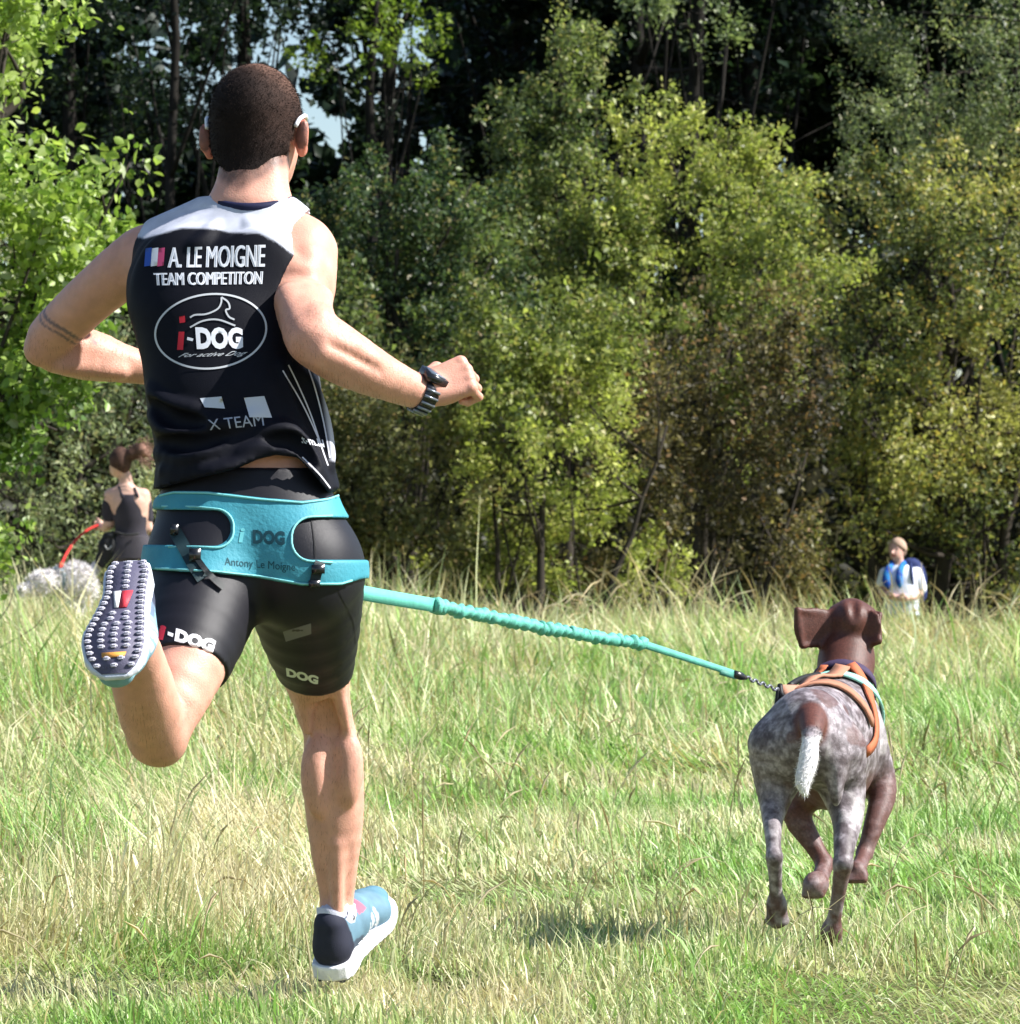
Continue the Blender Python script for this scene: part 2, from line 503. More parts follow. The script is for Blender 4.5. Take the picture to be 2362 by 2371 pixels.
def leaf_quads(C, size, up=.35, aspect=.6, fold=.25, out=None):
    """C (n,3) leaf centres -> folded 6-vertex or flat 4-vertex leaves"""
    n = len(C)
    nrmv = rng.normal(0, 1, (n, 3)); nrmv /= np.linalg.norm(nrmv, axis=1)[:, None]
    nrmv[:, 2] = nrmv[:, 2]+up*np.sign(nrmv[:, 2]+.6)
    nrmv /= np.linalg.norm(nrmv, axis=1)[:, None]
    a = rng.normal(0, 1, (n, 3)); a[:, 2] -= .35
    a -= nrmv*(a*nrmv).sum(1)[:, None]; a /= np.linalg.norm(a, axis=1)[:, None]
    b = np.cross(nrmv, a)
    s = (size*np.exp(rng.normal(0, .28, n)))[:, None]
    V = np.stack([C-a*s*.5, C+b*s*aspect*.5+nrmv*s*fold*.4-a*s*.06, C+a*s*.5, C-b*s*aspect*.5+nrmv*s*fold*.4-a*s*.06], 1).reshape(-1, 3)
    i = (np.arange(n)*4)[:, None]
    return V, [i+np.array([[0, 1, 2]]), i+np.array([[0, 2, 3]])]

def big_leaves(C, size):
    """rounder, near leaves: 8 verts, two folded halves"""
    n = len(C)
    nv = rng.normal(0, 1, (n, 3)); nv[:, 2] += .5; nv /= np.linalg.norm(nv, axis=1)[:, None]
    a = rng.normal(0, 1, (n, 3)); a[:, 2] -= .5
    a -= nv*(a*nv).sum(1)[:, None]; a /= np.linalg.norm(a, axis=1)[:, None]
    b = np.cross(nv, a); s = (size*np.exp(rng.normal(0, .22, n)))[:, None]
    f = nv*s*.10
    pts = [C-a*s*.5, C-a*s*.2+b*s*.28+f, C+a*s*.15+b*s*.30+f, C+a*s*.52, C+a*s*.15-b*s*.30+f, C-a*s*.2-b*s*.28+f]
    V = np.stack(pts, 1).reshape(-1, 3); i = (np.arange(n)*6)[:, None]
    return V, [i+np.array([[0, 1, 2, 3]]), i+np.array([[0, 3, 4, 5]])]

def weeds():
    parts = []; cols = []
    spots = [(2030, 1640, .30), (2120, 1600, .3), (2200, 1640, .25), (2060, 1700, .22), (1790, 1575, .12), (1360, 1545, .2), (2280, 1700, .25)]
    for u, v, r in spots:
        Y = CAMZ*F_PX/(v-VH); c = P(u, v, Y)
        n = int(420*r)+40
        p = rng.normal(0, 1, (n, 2))*r*.8; p[:, 1] *= 2.5
        x = c[0]+p[:, 0]; y = c[1]+p[:, 1]
        C = np.stack([x, y, terrain(x, y)+rng.uniform(.02, .10, n)], -1)
        a, f = big_leaves(C, .022+.0012*Y); parts.append((a, f))
        cc = mix(FRESH*1.1, np.array([.25, .42, .08]), rng.random(n)); cols.append(np.repeat(cc, 6, 0))
    V, F = join(parts)
    link('clover_patches', np_mesh('clover_patches', V, F, np.concatenate(cols)), M_LEAF, kind='stuff', label='low broad-leaved clover in bright green patches', category='clover')
weeds()

# ------------------------------------------------------------------ trees
M_BARK = mat('bark', color=(.045, .038, .031), rough=.9, spec=.1, bump=1.0, bump_scale=40, vary=.45, vary_scale=9, stretch=(1, 1, .25))

M_BARK_D = mat('shade_darkened_bark', color=(.022, .020, .018), rough=.95, spec=.05, bump=1.0, bump_scale=40, vary=.4, vary_scale=9, stretch=(1, 1, .25))  # darker copy of the bark, shade of the wood put into its colour

def crown_points(clumps, n, twig_sigma, shell=.55, spray=1.0):
    """leaf centres: clumps (cx,cy,cz,rx,ry,rz) -> pointed sprays -> twigs -> leaves, with gaps between the sprays"""
    out = []; W = np.array([c[3]*c[5]+.15*c[4]*c[5] for c in clumps], float); W /= W.sum()
    for c, w in zip(clumps, W):
        m = int(n*w); ctr = np.array(c[:3]); R = np.array(c[3:6])
        ns = max(5, int(m/340))
        d = rng.normal(0, 1, (ns, 3)); d[:, 2] += .25; d /= np.linalg.norm(d, axis=1)[:, None]
        rad = shell+(1-shell)*rng.random(ns)**.6
        lump = .55+.95*fbm(d*1.0+ctr*.13, 1.9, 3, 11)
        sc = ctr+d*R*(rad*lump)[:, None]
        ax = d*.8+np.array([0, 0, .75])+rng.normal(0, .35, (ns, 3)); ax /= np.linalg.norm(ax, axis=1)[:, None]
        sl = (.30+.25*rng.random(ns))*min(R)*spray*1.3+.11
        wt = rng.random(ns)**1.2+.25; wt /= wt.sum()
        j = rng.choice(ns, m, p=wt)
        t = rng.random(m)                                   # 0 base .. 1 tip
        wid = (sl[j]*.40*(1.08-t)**.75+.03)
        # twigs along the spray
        tw_id = (t*7).astype(int)*ns+j
        tw_off = rng.normal(0, 1, (ns*8, 3))
        ctrs = sc[j]+ax[j]*((t-.35)*2.0*sl[j])[:, None]+tw_off[tw_id]*(wid*.62)[:, None]
        out.append(ctrs+rng.normal(0, 1, (m, 3))*np.minimum(twig_sigma*.55, wid*.6+.02)[:, None])
    return np.concatenate(out)

def limb_set(base_p, top_p, r0, clumps, nl, seed):
    r = np.random.default_rng(seed); parts = []
    b, t = np.array(base_p, float), np.array(top_p, float)
    k = 7; pts = [b+(t-b)*i/k + np.array([r.normal(0, .03), r.normal(0, .03), 0])*np.linalg.norm(t-b)*.25*(0 < i) for i in range(k+1)]
    pts[0] = b - np.array([0, 0, .15])
    rad = r0*np.linspace(1.15, .25, k+1); rad[0] *= 1.3
    parts.append(tube(pts, rad, 8))
    for q in range(nl):
        c = clumps[q % len(clumps)]
        e = np.array(c[:3])+r.normal(0, .45, 3)*np.array(c[3:6])
        s = pts[r.integers(1, k)]
        if e[2] < s[2]: s = pts[max(1, int(k*.3))]
        m = (s+e)*.5+np.array([r.normal(0, .1), r.normal(0, .1), -.08*np.linalg.norm(e-s)])
        pp = smoothpath([s, m, e], 4); rr = np.linspace(r0*.42, r0*.06, len(pp))
        parts.append(tube(pp, rr, 5))
        for s2 in range(2):
            st = pp[r.integers(len(pp)//2, len(pp)-1)]
            en = st+r.normal(0, 1, 3)*np.array(c[3:6])*.4+np.array([0, 0, .1])
            parts.append(tube([st, (st+en)/2+r.normal(0, .04, 3), en], [r0*.13, r0*.09, r0*.03], 4))
    return join(parts)

def make_tree(name, label, cat, base_uvY, top_z, r0, clumps, n, size, pal, twig=.16, shell=.5, group=None, lm=None, big=False, nl=10, aspect=.6, up=.35, hue_f=.9, stems=1):
    """clumps in photograph pixels at their own distance: (u, v, Y, ru, rv, ry_m)"""
    u, Y = base_uvY
    bx = (u-U0)/F_PX*Y; bp = np.array([bx, Y, float(terrain(bx, Y))])
    cl = []
    for (cu, cv, cY, ru, rv, ry) in clumps:
        p = P(cu, cv, cY); g = 1.10 if name in ('tree', 'shrub') else 1.0; cl.append((p[0], p[1], p[2], g*ru/F_PX*cY, ry, g*rv/F_PX*cY))
    t = thing(name, bp, label, cat, group)
    sets = []
    for s in range(stems):
        o = np.array([rng.normal(0, .25), rng.normal(0, .2), 0])*(s > 0)
        tp = np.array([np.mean([c[0] for c in cl])+o[0]*2.5, np.mean([c[1] for c in cl]), top_z*(1-.12*s)])
        b2 = bp+o; b2[2] = float(terrain(b2[0], b2[1]))
        sets.append(limb_set(b2, tp, r0*(1-.12*s), cl, nl//stems+1, int(rng.integers(1e6))))
    v, f = join(sets)
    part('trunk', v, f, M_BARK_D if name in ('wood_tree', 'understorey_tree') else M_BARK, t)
    n = int(n*.86); size = size*1.05
    C = crown_points(cl, n, twig, shell)
    C = C[C[:, 2] > terrain(C[:, 0], C[:, 1])+.03]
    V, F = big_leaves(C, size) if big else leaf_quads(C, size, up=up, aspect=aspect)
    m = len(C); k = 6 if big else 4
    f = np.clip(fbm(C, hue_f, 3, 21)*2.4-.7+rng.normal(0, .22, m), 0, 1)
    pal = np.asarray(pal)
    c = mix(pal[0], pal[1], sstep(0, .5, f)); c = mix(c, pal[2], sstep(.5, 1, f))
    c = c*np.exp(rng.normal(0, .22, m))[:, None]
    if len(pal) > 3:
        c = mix(c, pal[3], (rng.random(m) < .10)*.8)
    part('crown', V, F, lm or M_LEAF, t, col=np.repeat(np.clip(c, .004, .7), k, 0), smooth=False)
    return t

# palettes (dark, mid, light, odd leaf)
LIME = [(.085, .155, .035), (.18, .28, .055), (.34, .44, .11), (.50, .54, .36)]
YEL = [(.13, .165, .05), (.28, .32, .09), (.48, .50, .15), (.40, .35, .14)]
OLIVE = [(.06, .068, .03), (.135, .145, .06), (.29, .28, .12), (.31, .22, .1)]
HAZEL = [(.030, .055, .028), (.075, .115, .050), (.19, .235, .085), (.26, .23, .1)]
GREY = [(.08, .11, .055), (.17, .21, .105), (.33, .37, .20), (.38, .35, .2)]
BROWN = [(.035, .032, .018), (.075, .068, .034), (.20, .175, .075), (.28, .17, .08)]
DARK = [(.008, .017, .011), (.016, .032, .018), (.042, .066, .032)]  # leaf colours lowered to hold the deep shade inside the wood
GOLD = [(.10, .125, .05), (.24, .255, .09), (.45, .43, .15), (.52, .38, .11)]

# bright shrub close by on the left
make_tree('leafy_tree', 'bright lime-green tree with large round leaves overhanging the left of the meadow', 'tree', (-260, 21.5), 3.4, .07,
          [(-200, 100, 21.5, 270, 220, .75), (20, 50, 21.3, 70, 80, .4), (-10, 190, 21.3, 50, 60, .3), (-60, 450, 21.4, 260, 110, .7), (150, 470, 21.2, 110, 80, .4), (200, 620, 21.2, 90, 110, .4), (60, 700, 21.2, 200, 190, .55),
           (-160, 820, 21.5, 300, 260, .7), (20, 950, 21.2, 140, 110, .45), (-40, 1030, 21.2, 110, 70, .4), (-110, 1100, 21.5, 170, 120, .5), (290, 372, 21.2, 34, 26, .12), (140, 830, 21.2, 70, 70, .35)],
          21000, .049, LIME, twig=.10, shell=.35, big=True, nl=22)
make_tree('sapling', 'low lime-green sapling beside the white dog', 'sapling', (-15, 24.0), .95, .012,
          [(0, 1290, 24, 55, 36, .2), (-70, 1270, 24, 70, 60, .25)], 650, .042, LIME, twig=.07, big=True, nl=5)

# shrubs along the wood edge
make_tree('shrub', 'grey-green wispy shrub behind the woman in black', 'shrub', (150, 39.0), 2.2, .05,
          [(60, 1080, 39, 210, 260, .8), (280, 960, 39, 170, 240, .7), (390, 1100, 38.6, 120, 230, .6), (-80, 1000, 39.5, 200, 330, .8), (180, 1240, 38, 260, 110, .6), (330, 760, 40, 110, 160, .6), (60, 1390, 39.4, 230, 80, .5), (360, 1380, 39.4, 200, 80, .5)],
          26000, .055, GREY, twig=.15, lm=M_LEAF_DULL, aspect=.42, nl=16, stems=3)
make_tree('shrub', 'olive shrub with brownish leaves behind the runner and the bungee line', 'shrub', (900, 43.0), 2.2, .05,
          [(850, 1010, 43, 170, 190, .9), (1000, 1060, 43, 180, 210, .9), (800, 1200, 42.5, 150, 150, .7), (980, 1240, 42.5, 200, 120, .7), (730, 1040, 43.3, 110, 220, .6), (760, 1340, 43.8, 170, 100, .5), (1000, 1360, 43.8, 200, 90, .5)],
          22000, .06, OLIVE, twig=.15, lm=M_LEAF_DULL, nl=16, stems=3)
make_tree('shrub', 'yellow-green rounded shrub behind the fist of the runner', 'shrub', (1230, 42.6), 2.4, .05,
          [(1270, 860, 42.5, 200, 130, .9), (1180, 980, 42.2, 190, 150, .9), (1380, 930, 42.6, 140, 150, .8), (1300, 1060, 42.6, 170, 110, .8), (1240, 790, 42.7, 110, 60, .5), (1250, 1190, 43.4, 190, 120, .5), (1180, 1350, 43.8, 190, 90, .5), (1380, 1350, 43.8, 150, 90, .5)],
          22000, .055, YEL, twig=.14, nl=18, stems=3)
make_tree('shrub', 'dark brown sparse shrub between the yellow-green shrub and the golden tree', 'shrub', (1600, 45.5), 2.6, .05,
          [(1520, 900, 45.5, 170, 150, .9), (1700, 830, 45.5, 170, 130, .9), (1620, 1080, 45, 240, 190, .9), (1480, 1180, 44.8, 190, 150, .8), (1780, 1180, 45, 180, 150, .8), (1850, 1000, 45.3, 130, 170, .7), (1500, 1370, 46.2, 200, 90, .5), (1750, 1380, 46.2, 200, 90, .5)],
          24000, .055, BROWN, twig=.16, lm=M_LEAF_DULL, nl=20, stems=4, shell=.4)
make_tree('tree', 'broad golden-green tree rising behind the woman with the blue scarf', 'tree', (2180, 52.5), 4.6, .11,
          [(2150, 760, 52.0, 260, 190, 1.1), (2330, 700, 52.3, 220, 260, 1.2), (2010, 930, 51.7, 170, 170, 1.0), (2230, 1030, 51.5, 260, 190, 1.1), (2060, 1180, 51.5, 200, 140, .9), (2370, 1180, 51.5, 190, 160, .9), (2470, 900, 52.5, 200, 300, 1.2), (2030, 560, 52.5, 160, 130, .9), (2250, 500, 52.8, 240, 150, 1.0), (2010, 1340, 53.0, 200, 110, .6), (2250, 1340, 53.0, 220, 110, .6)],
          42000, .062, GOLD, twig=.17, nl=30, stems=3)
make_tree('tree', 'tall grey-green willow-like tree topping the golden one', 'tree', (2240, 55.0), 6.8, .12,
          [(2150, 350, 55.0, 190, 150, 1.2), (2290, 180, 55.3, 260, 210, 1.4), (2060, 480, 54.6, 200, 150, 1.0), (2400, 420, 55.0, 220, 240, 1.2), (2200, -30, 56.0, 240, 140, 1.2), (1920, 640, 54.4, 110, 130, .8), (1900, 840, 54.0, 130, 140, .9)],
          36000, .062, GREY, twig=.18, nl=24, aspect=.45)
make_tree('tree', 'bright yellow-green tree with two pointed tops in front of the dark wood', 'tree', (1610, 50.0), 5.0, .10,
          [(1540, 450, 50, 125, 150, .9), (1740, 480, 50, 115, 140, .9), (1640, 590, 49.6, 220, 130, 1.1), (1530, 690, 49.4, 200, 150, 1.0), (1740, 700, 49.6, 170, 160, 1.0), (1550, 300, 50, 40, 40, .3), (1700, 335, 50, 32, 36, .3), (1775, 345, 50, 30, 36, .3), (1640, 850, 49.5, 230, 130, 1.0)],
          34000, .058, YEL, twig=.15, nl=24)
make_tree('tree', 'slender green tree with a spire top beside the yellow-green tree', 'tree', (1310, 51.0), 5.6, .08,
          [(1318, 85, 51, 30, 42, .2), (1332, 175, 51, 85, 60, .45), (1350, 280, 51, 130, 80, .6), (1330, 400, 50.8, 170, 110, .9), (1290, 540, 50.6, 210, 130, 1.0), (1340, 690, 50.4, 220, 150, 1.0), (1230, 640, 50.3, 150, 150, .9)],
          26000, .058, [(.055, .085, .035), (.14, .18, .065), (.31, .345, .125), (.34, .3, .13)], twig=.15, nl=22)
make_tree('tree', 'dark green hazel with layered branches right of the runner', 'tree', (960, 48.0), 4.2, .09,
          [(880, 560, 48, 190, 100, .9), (1050, 640, 48, 200, 120, 1.0), (860, 720, 47.7, 170, 110, .9), (1060, 820, 47.5, 200, 120, .9), (840, 870, 47.3, 150, 110, .8), (990, 480, 48.3, 170, 90, .9), (760, 640, 48, 110, 160, .7)],
          28000, .062, HAZEL, twig=.17, nl=22)

# tall wood behind: bare dark trunks below, high crowns above, deep shade inside
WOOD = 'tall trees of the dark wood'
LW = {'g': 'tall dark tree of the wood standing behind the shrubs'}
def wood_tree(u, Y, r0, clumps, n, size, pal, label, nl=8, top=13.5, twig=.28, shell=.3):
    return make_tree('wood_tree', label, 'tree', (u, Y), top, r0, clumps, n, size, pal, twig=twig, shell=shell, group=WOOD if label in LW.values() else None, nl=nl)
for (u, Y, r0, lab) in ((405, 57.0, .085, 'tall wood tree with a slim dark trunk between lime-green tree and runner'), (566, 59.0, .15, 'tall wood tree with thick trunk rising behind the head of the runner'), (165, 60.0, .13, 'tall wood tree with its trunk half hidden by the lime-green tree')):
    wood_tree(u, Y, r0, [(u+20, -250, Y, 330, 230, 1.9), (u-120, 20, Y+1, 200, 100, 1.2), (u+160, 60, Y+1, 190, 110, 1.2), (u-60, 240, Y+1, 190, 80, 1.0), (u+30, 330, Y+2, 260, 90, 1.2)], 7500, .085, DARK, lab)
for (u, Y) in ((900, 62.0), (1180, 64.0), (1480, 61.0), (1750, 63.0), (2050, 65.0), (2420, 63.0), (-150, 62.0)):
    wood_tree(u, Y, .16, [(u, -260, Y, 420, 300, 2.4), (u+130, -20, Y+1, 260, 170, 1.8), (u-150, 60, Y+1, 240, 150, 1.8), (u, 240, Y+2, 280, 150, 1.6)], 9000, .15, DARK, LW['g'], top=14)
make_tree('wood_tree', 'tall tree with one pale sunlit branch hanging before the dark wood', 'tree', (1640, 57.0), 12.5, .14,
          [(1580, 30, 56, 130, 60, .5), (1660, 95, 56, 70, 40, .3), (1500, 10, 56, 70, 40, .4), (1640, -200, 57, 300, 170, 1.6)], 6500, .07, [(.09, .13, .055), (.17, .22, .10), (.28, .33, .17)], twig=.18, nl=8)
make_tree('wood_tree', 'tall tree with lime-green sprays catching sun above the runner', 'tree', (860, 57.5), 12, .09,
          [(900, 40, 57, 110, 60, .5), (960, 130, 57, 70, 45, .3), (800, 150, 57, 90, 40, .4), (850, -190, 57.5, 280, 150, 1.5)], 5000, .07, [(.10, .16, .03), (.2, .28, .04), (.33, .40, .07)], twig=.17, nl=8)
# understorey that closes the wood
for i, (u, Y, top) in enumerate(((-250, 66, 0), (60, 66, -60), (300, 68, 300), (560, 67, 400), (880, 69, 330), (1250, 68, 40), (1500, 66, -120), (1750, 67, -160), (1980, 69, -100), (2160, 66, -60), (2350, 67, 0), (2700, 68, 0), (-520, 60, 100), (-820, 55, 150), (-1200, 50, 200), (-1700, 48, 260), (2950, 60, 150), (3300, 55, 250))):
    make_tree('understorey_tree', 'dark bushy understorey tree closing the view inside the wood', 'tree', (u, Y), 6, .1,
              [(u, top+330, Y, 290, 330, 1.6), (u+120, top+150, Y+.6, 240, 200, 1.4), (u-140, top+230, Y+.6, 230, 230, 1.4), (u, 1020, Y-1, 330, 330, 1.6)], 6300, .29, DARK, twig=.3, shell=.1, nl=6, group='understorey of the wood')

def undergrowth():
    """brambles and dead leaf filling the foot of the wood: one tangled mass"""
    n = 36000
    x = rng.uniform(-11, 13, n); y = rng.uniform(52, 64, n)
    top = .8+sstep(52, 58, y)*5.0*fbm(np.stack([x, y, x*0], -1), .45, 3, 8)
    z = terrain(x, y)+top*rng.random(n)**.8
    V, F = leaf_quads(np.stack([x, y, z], -1), .21)
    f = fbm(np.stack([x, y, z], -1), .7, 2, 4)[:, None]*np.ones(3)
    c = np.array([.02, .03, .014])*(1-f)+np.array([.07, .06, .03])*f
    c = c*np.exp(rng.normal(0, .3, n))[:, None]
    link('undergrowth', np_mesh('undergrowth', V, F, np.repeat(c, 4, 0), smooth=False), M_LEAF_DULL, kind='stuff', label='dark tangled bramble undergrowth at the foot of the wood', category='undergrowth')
undergrowth()

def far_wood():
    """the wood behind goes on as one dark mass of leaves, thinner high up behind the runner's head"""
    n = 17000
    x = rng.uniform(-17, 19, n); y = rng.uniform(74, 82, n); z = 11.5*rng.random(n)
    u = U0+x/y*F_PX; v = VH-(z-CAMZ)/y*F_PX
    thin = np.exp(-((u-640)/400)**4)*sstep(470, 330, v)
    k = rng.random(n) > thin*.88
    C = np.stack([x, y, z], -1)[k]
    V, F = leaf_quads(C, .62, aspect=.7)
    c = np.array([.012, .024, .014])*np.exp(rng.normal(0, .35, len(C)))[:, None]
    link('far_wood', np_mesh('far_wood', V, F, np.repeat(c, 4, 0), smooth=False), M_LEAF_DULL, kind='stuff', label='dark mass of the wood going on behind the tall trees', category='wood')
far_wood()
# ================================================================== the runner
M_SKIN = mat('skin', None, rough=.5, spec=.4, sss=.18, sss_r=(.010, .0032, .0016), bump=.4, bump_scale=330, vary=.10, vary_scale=34)
M_BLACK = mat('black_jersey', None, rough=.6, spec=.12, bump=.35, bump_scale=900, vary=.1, vary_scale=40)
M_SHORTS = mat('black_lycra', None, rough=.48, spec=.3, bump=.25, bump_scale=1100)
M_HAIR = mat('short_dark_hair', None, rough=.75, spec=.12, vary=.25, vary_scale=60, bump=.5, bump_scale=520)
M_VC = mat('plain_fabric', None, rough=.75, spec=.3, bump=.4, bump_scale=700, vary=.08, vary_scale=60)
M_RUB = mat('rubber', None, rough=.6, spec=.4, bump=.3, bump_scale=300, vary=.12, vary_scale=50)
M_PRINT = mat('print', None, rough=.6, spec=.3)
M_PLAST = mat('black_plastic', (.012, .013, .016), rough=.25, spec=.6)
SKIN = np.array([.62, .32, .235])

# ---- joints (photograph pixels, distance)
R_ARM = [P(700, 590, 7.90), P(708, 665, 7.85), P(716, 740, 7.75), P(722, 783, 7.70), P(792, 825, 7.72), P(882, 871, 7.76), P(968, 908, 7.80)]
R_ARM_R = [.064, .054, .050, .047, .051, .041, .030]
L_ARM = [P(330, 600, 7.97), P(258, 648, 8.00), P(160, 738, 8.08), P(112, 800, 8.13), P(200, 820, 8.17), P(285, 842, 8.20), P(350, 856, 8.22), ]
L_ARM_R = [.058, .050, .046, .043, .049, .037, .028]
R_LEG = [P(702, 1330, 7.77), P(716, 1450, 7.87), P(733, 1560, 7.98), P(748, 1640, 8.04), P(764, 1700, 8.05), P(772, 1800, 8.05), P(775, 1900, 8.06), P(778, 2000, 8.07), P(780, 2090, 8.08), P(782, 2160, 8.08)]
R_LEG_R = [.106, .087, .062, .049, .049, .057, .053, .042, .0315, .033]
L_LEG = [P(482, 1330, 7.74), P(448, 1460, 7.63), P(408, 1590, 7.53), P(366, 1695, 7.47)]
L_LEG_R = [.106, .088, .067, .052]
L_SHANK = [P(362, 1700, 7.465), P(340, 1625, 7.385), P(322, 1550, 7.305), P(305, 1450, 7.20), P(300, 1395, 7.165)]
L_SHANK_R = [.050, .054, .049, .036, .034]
def ts(v, xc, hw, Y, ry):
    p = P(xc, v, Y); return (p[2], p[0], Y, hw/F_PX*Y, ry)
TORSO = [ts(1330, 588, 205, 7.77, .105), ts(1250, 582, 215, 7.765, .112), ts(1180, 575, 200, 7.765, .105), ts(1100, 567, 178, 7.775, .094), ts(1000, 553, 172, 7.795, .092),
         ts(900, 535, 180, 7.82, .097), ts(800, 515, 192, 7.85, .107), ts(700, 503, 200, 7.88, .113), ts(610, 512, 195, 7.905, .104), ts(550, 535, 178, 7.915, .085), ts(510, 562, 120, 7.92, .068), ts(475, 582, 82, 7.925, .062)]
torso_prim = stack(TORSO, 2.4)

def muscle(f):
    # deltoid / triceps, shoulder blades, trapezius, calf heads
    f.op(ell(P(715, 640, 7.835), (.030, .026, .055)), .03)
    f.op(cone(P(685, 660, 7.81), P(700, 745, 7.73), .028, .02), .03)
    f.op(cone(P(590, 490, 7.94), P(690, 568, 7.91), .040, .045), .04)
    f.op(cone(P(578, 490, 7.94), P(370, 580, 7.95), .040, .042), .04)
    f.op(ell(P(672, 636, 7.785), (.040, .006, .006)), .03, 'sub')
    f.op(ell(P(764, 690, 7.79), (.010, .03, .05)), .04, 'sub')
    f.op(ell(P(598, 640, 7.815), (.06, .02, .075)), .03)
    f.op(ell(P(425, 640, 7.845), (.06, .02, .075)), .03)

body = Field((-.98, 7.0, .0), (-.10, 8.36, 1.74), .0055)
body.op(torso_prim, .03)
for q in ((486, 1325, 7.705), (690, 1325, 7.705)):
    body.op(ell(P(*q), (.088, .072, .095)), .04)
chain(body, R_LEG[:4], R_LEG_R[:4], .03); chain(body, L_LEG, L_LEG_R, .03)
chain(body, R_LEG[3:], R_LEG_R[3:], .012); chain(body, L_SHANK, L_SHANK_R, .012)
# calf heads, hamstring tendons, knee hollow
body.op(ell(P(736, 1795, 8.008), (.031, .027, .078)), .012)
body.op(ell(P(805, 1778, 8.006), (.030, .027, .070)), .012)
body.op(cone(P(770, 1760, 7.980), P(772, 1880, 7.985), .002, .003), .03, 'sub')
body.op(ell(P(756, 1655, 7.975), (.018, .016, .035)), .03, 'sub')
body.op(cone(P(752, 1980, 8.020), P(762, 2080, 8.043), .002, .007), .03, 'sub')
body.op(cone(P(806, 1980, 8.020), P(800, 2080, 8.043), .002, .007), .03, 'sub')
body.op(cone(P(697, 1570, 7.955), P(712, 1690, 7.995), .017, .009), .012)
body.op(cone(P(776, 1565, 7.95), P(803, 1690, 7.995), .017, .009), .012)
body.op(cone(P(779, 1960, 8.03), P(781, 2120, 8.045), .013, .0105), .018)
body.op(ell(P(366, 1722, 7.50), (.040, .04, .036)), .03)
body.op(cone(P(352, 1690, 7.44), P(330, 1590, 7.33), .020, .018), .02)
body.op(cone(P(352, 1640, 7.395), P(345, 1560, 7.33), .014, .012), .012)
body.op(cone(P(395, 1680, 7.44), P(385, 1560, 7.40), .006, .010), .02, 'sub')
# arms
chain(body, R_ARM, R_ARM_R, .03); chain(body, L_ARM, L_ARM_R, .03)
muscle(body)
body.op(cone(P(738, 742, 7.70), P(850, 838, 7.72), .026, .020), .018)      # brachioradialis
body.op(cone(P(745, 822, 7.675), P(870, 880, 7.735), .022, .016), .016)     # ulnar side
body.op(cone(P(770, 800, 7.655), P(880, 858, 7.705), .002, .002), .016, 'sub')
body.op(cone(P(668, 690, 7.755), P(700, 770, 7.68), .024, .016), .016)      # long head of triceps
body.op(cone(P(742, 690, 7.78), P(735, 750, 7.70), .022, .014), .016)
body.op(cone(P(190, 712, 8.025), P(128, 775, 8.085), .020, .014), .016)     # left triceps
body.op(cone(P(150, 845, 8.12), P(280, 862, 8.165), .020, .013), .016)
body.op(ell(P(712, 800, 7.69), (.022, .022, .022)), .02)           # right elbow point
body.op(ell(P(88, 812, 8.115), (.022, .022, .022)), .02)
# neck, head
body.op(cone(P(580, 480, 7.925), P(590, 360, 7.965), .067, .062), .03)
body.op(cone(P(533, 470, 7.91), P(565, 370, 7.925), .022, .02), .03)
body.op(cone(P(635, 470, 7.905), P(618, 370, 7.925), .022, .02), .03)
HC = P(594, 286, 7.985)
hy = math.radians(-13)                                             # head turned to its right
HR = np.array([[math.cos(hy), math.sin(hy), 0], [-math.sin(hy), math.cos(hy), 0], [0, 0, 1]])
H = lambda x, y, z: HC+HR.T@np.array([x, y, z])
body.op(ell(H(0, -.005, .012), (.079, .098, .093), HR), .02)
body.op(ell(H(0, .035, -.045), (.066, .065, .075), HR), .03)
body.op(ell(H(0, .060, -.095), (.040, .035, .028), HR), .03)        # chin
body.op(cone(H(0, .092, -.005), H(0, .118, -.042), .010, .014), .012)  # nose
body.op(cone(H(-.02, .096, -.075), H(.02, .096, -.075), .008, .008), .01)  # lips
for s in (-1, 1):
    body.op(ell(H(s*.03, .094, .004), (.016, .010, .010), HR), .008, 'sub')
    body.op(cone(H(s*.05, .082, .020), H(s*.012, .100, .020), .007, .008), .012)
    body.op(ell(H(s*.088, -.004, -.030), (.013, .020, .035), HR), .008)   # ears
    body.op(ell(H(s*.097, -.017, -.024), (.0075, .010, .027), HR), .006)
    body.op(ell(H(s*.102, .003, -.030), (.007, .012, .018), HR), .006, 'sub')
x_, y_, z_ = [body.lo[d]+body.res*np.arange(body.n[d]) for d in range(3)]
near_ = np.argwhere(np.abs(body.v) < .02)
pp_ = body.lo+near_*body.res
body.v[tuple(near_.T)] += ((fbm(pp_, 16, 2, 13)-.5)*.0042+(fbm(pp_*np.array([1, 1, .35]), 55, 2, 3)-.5)*.0016).astype(np.float32)
BV, BF = body.mesh()

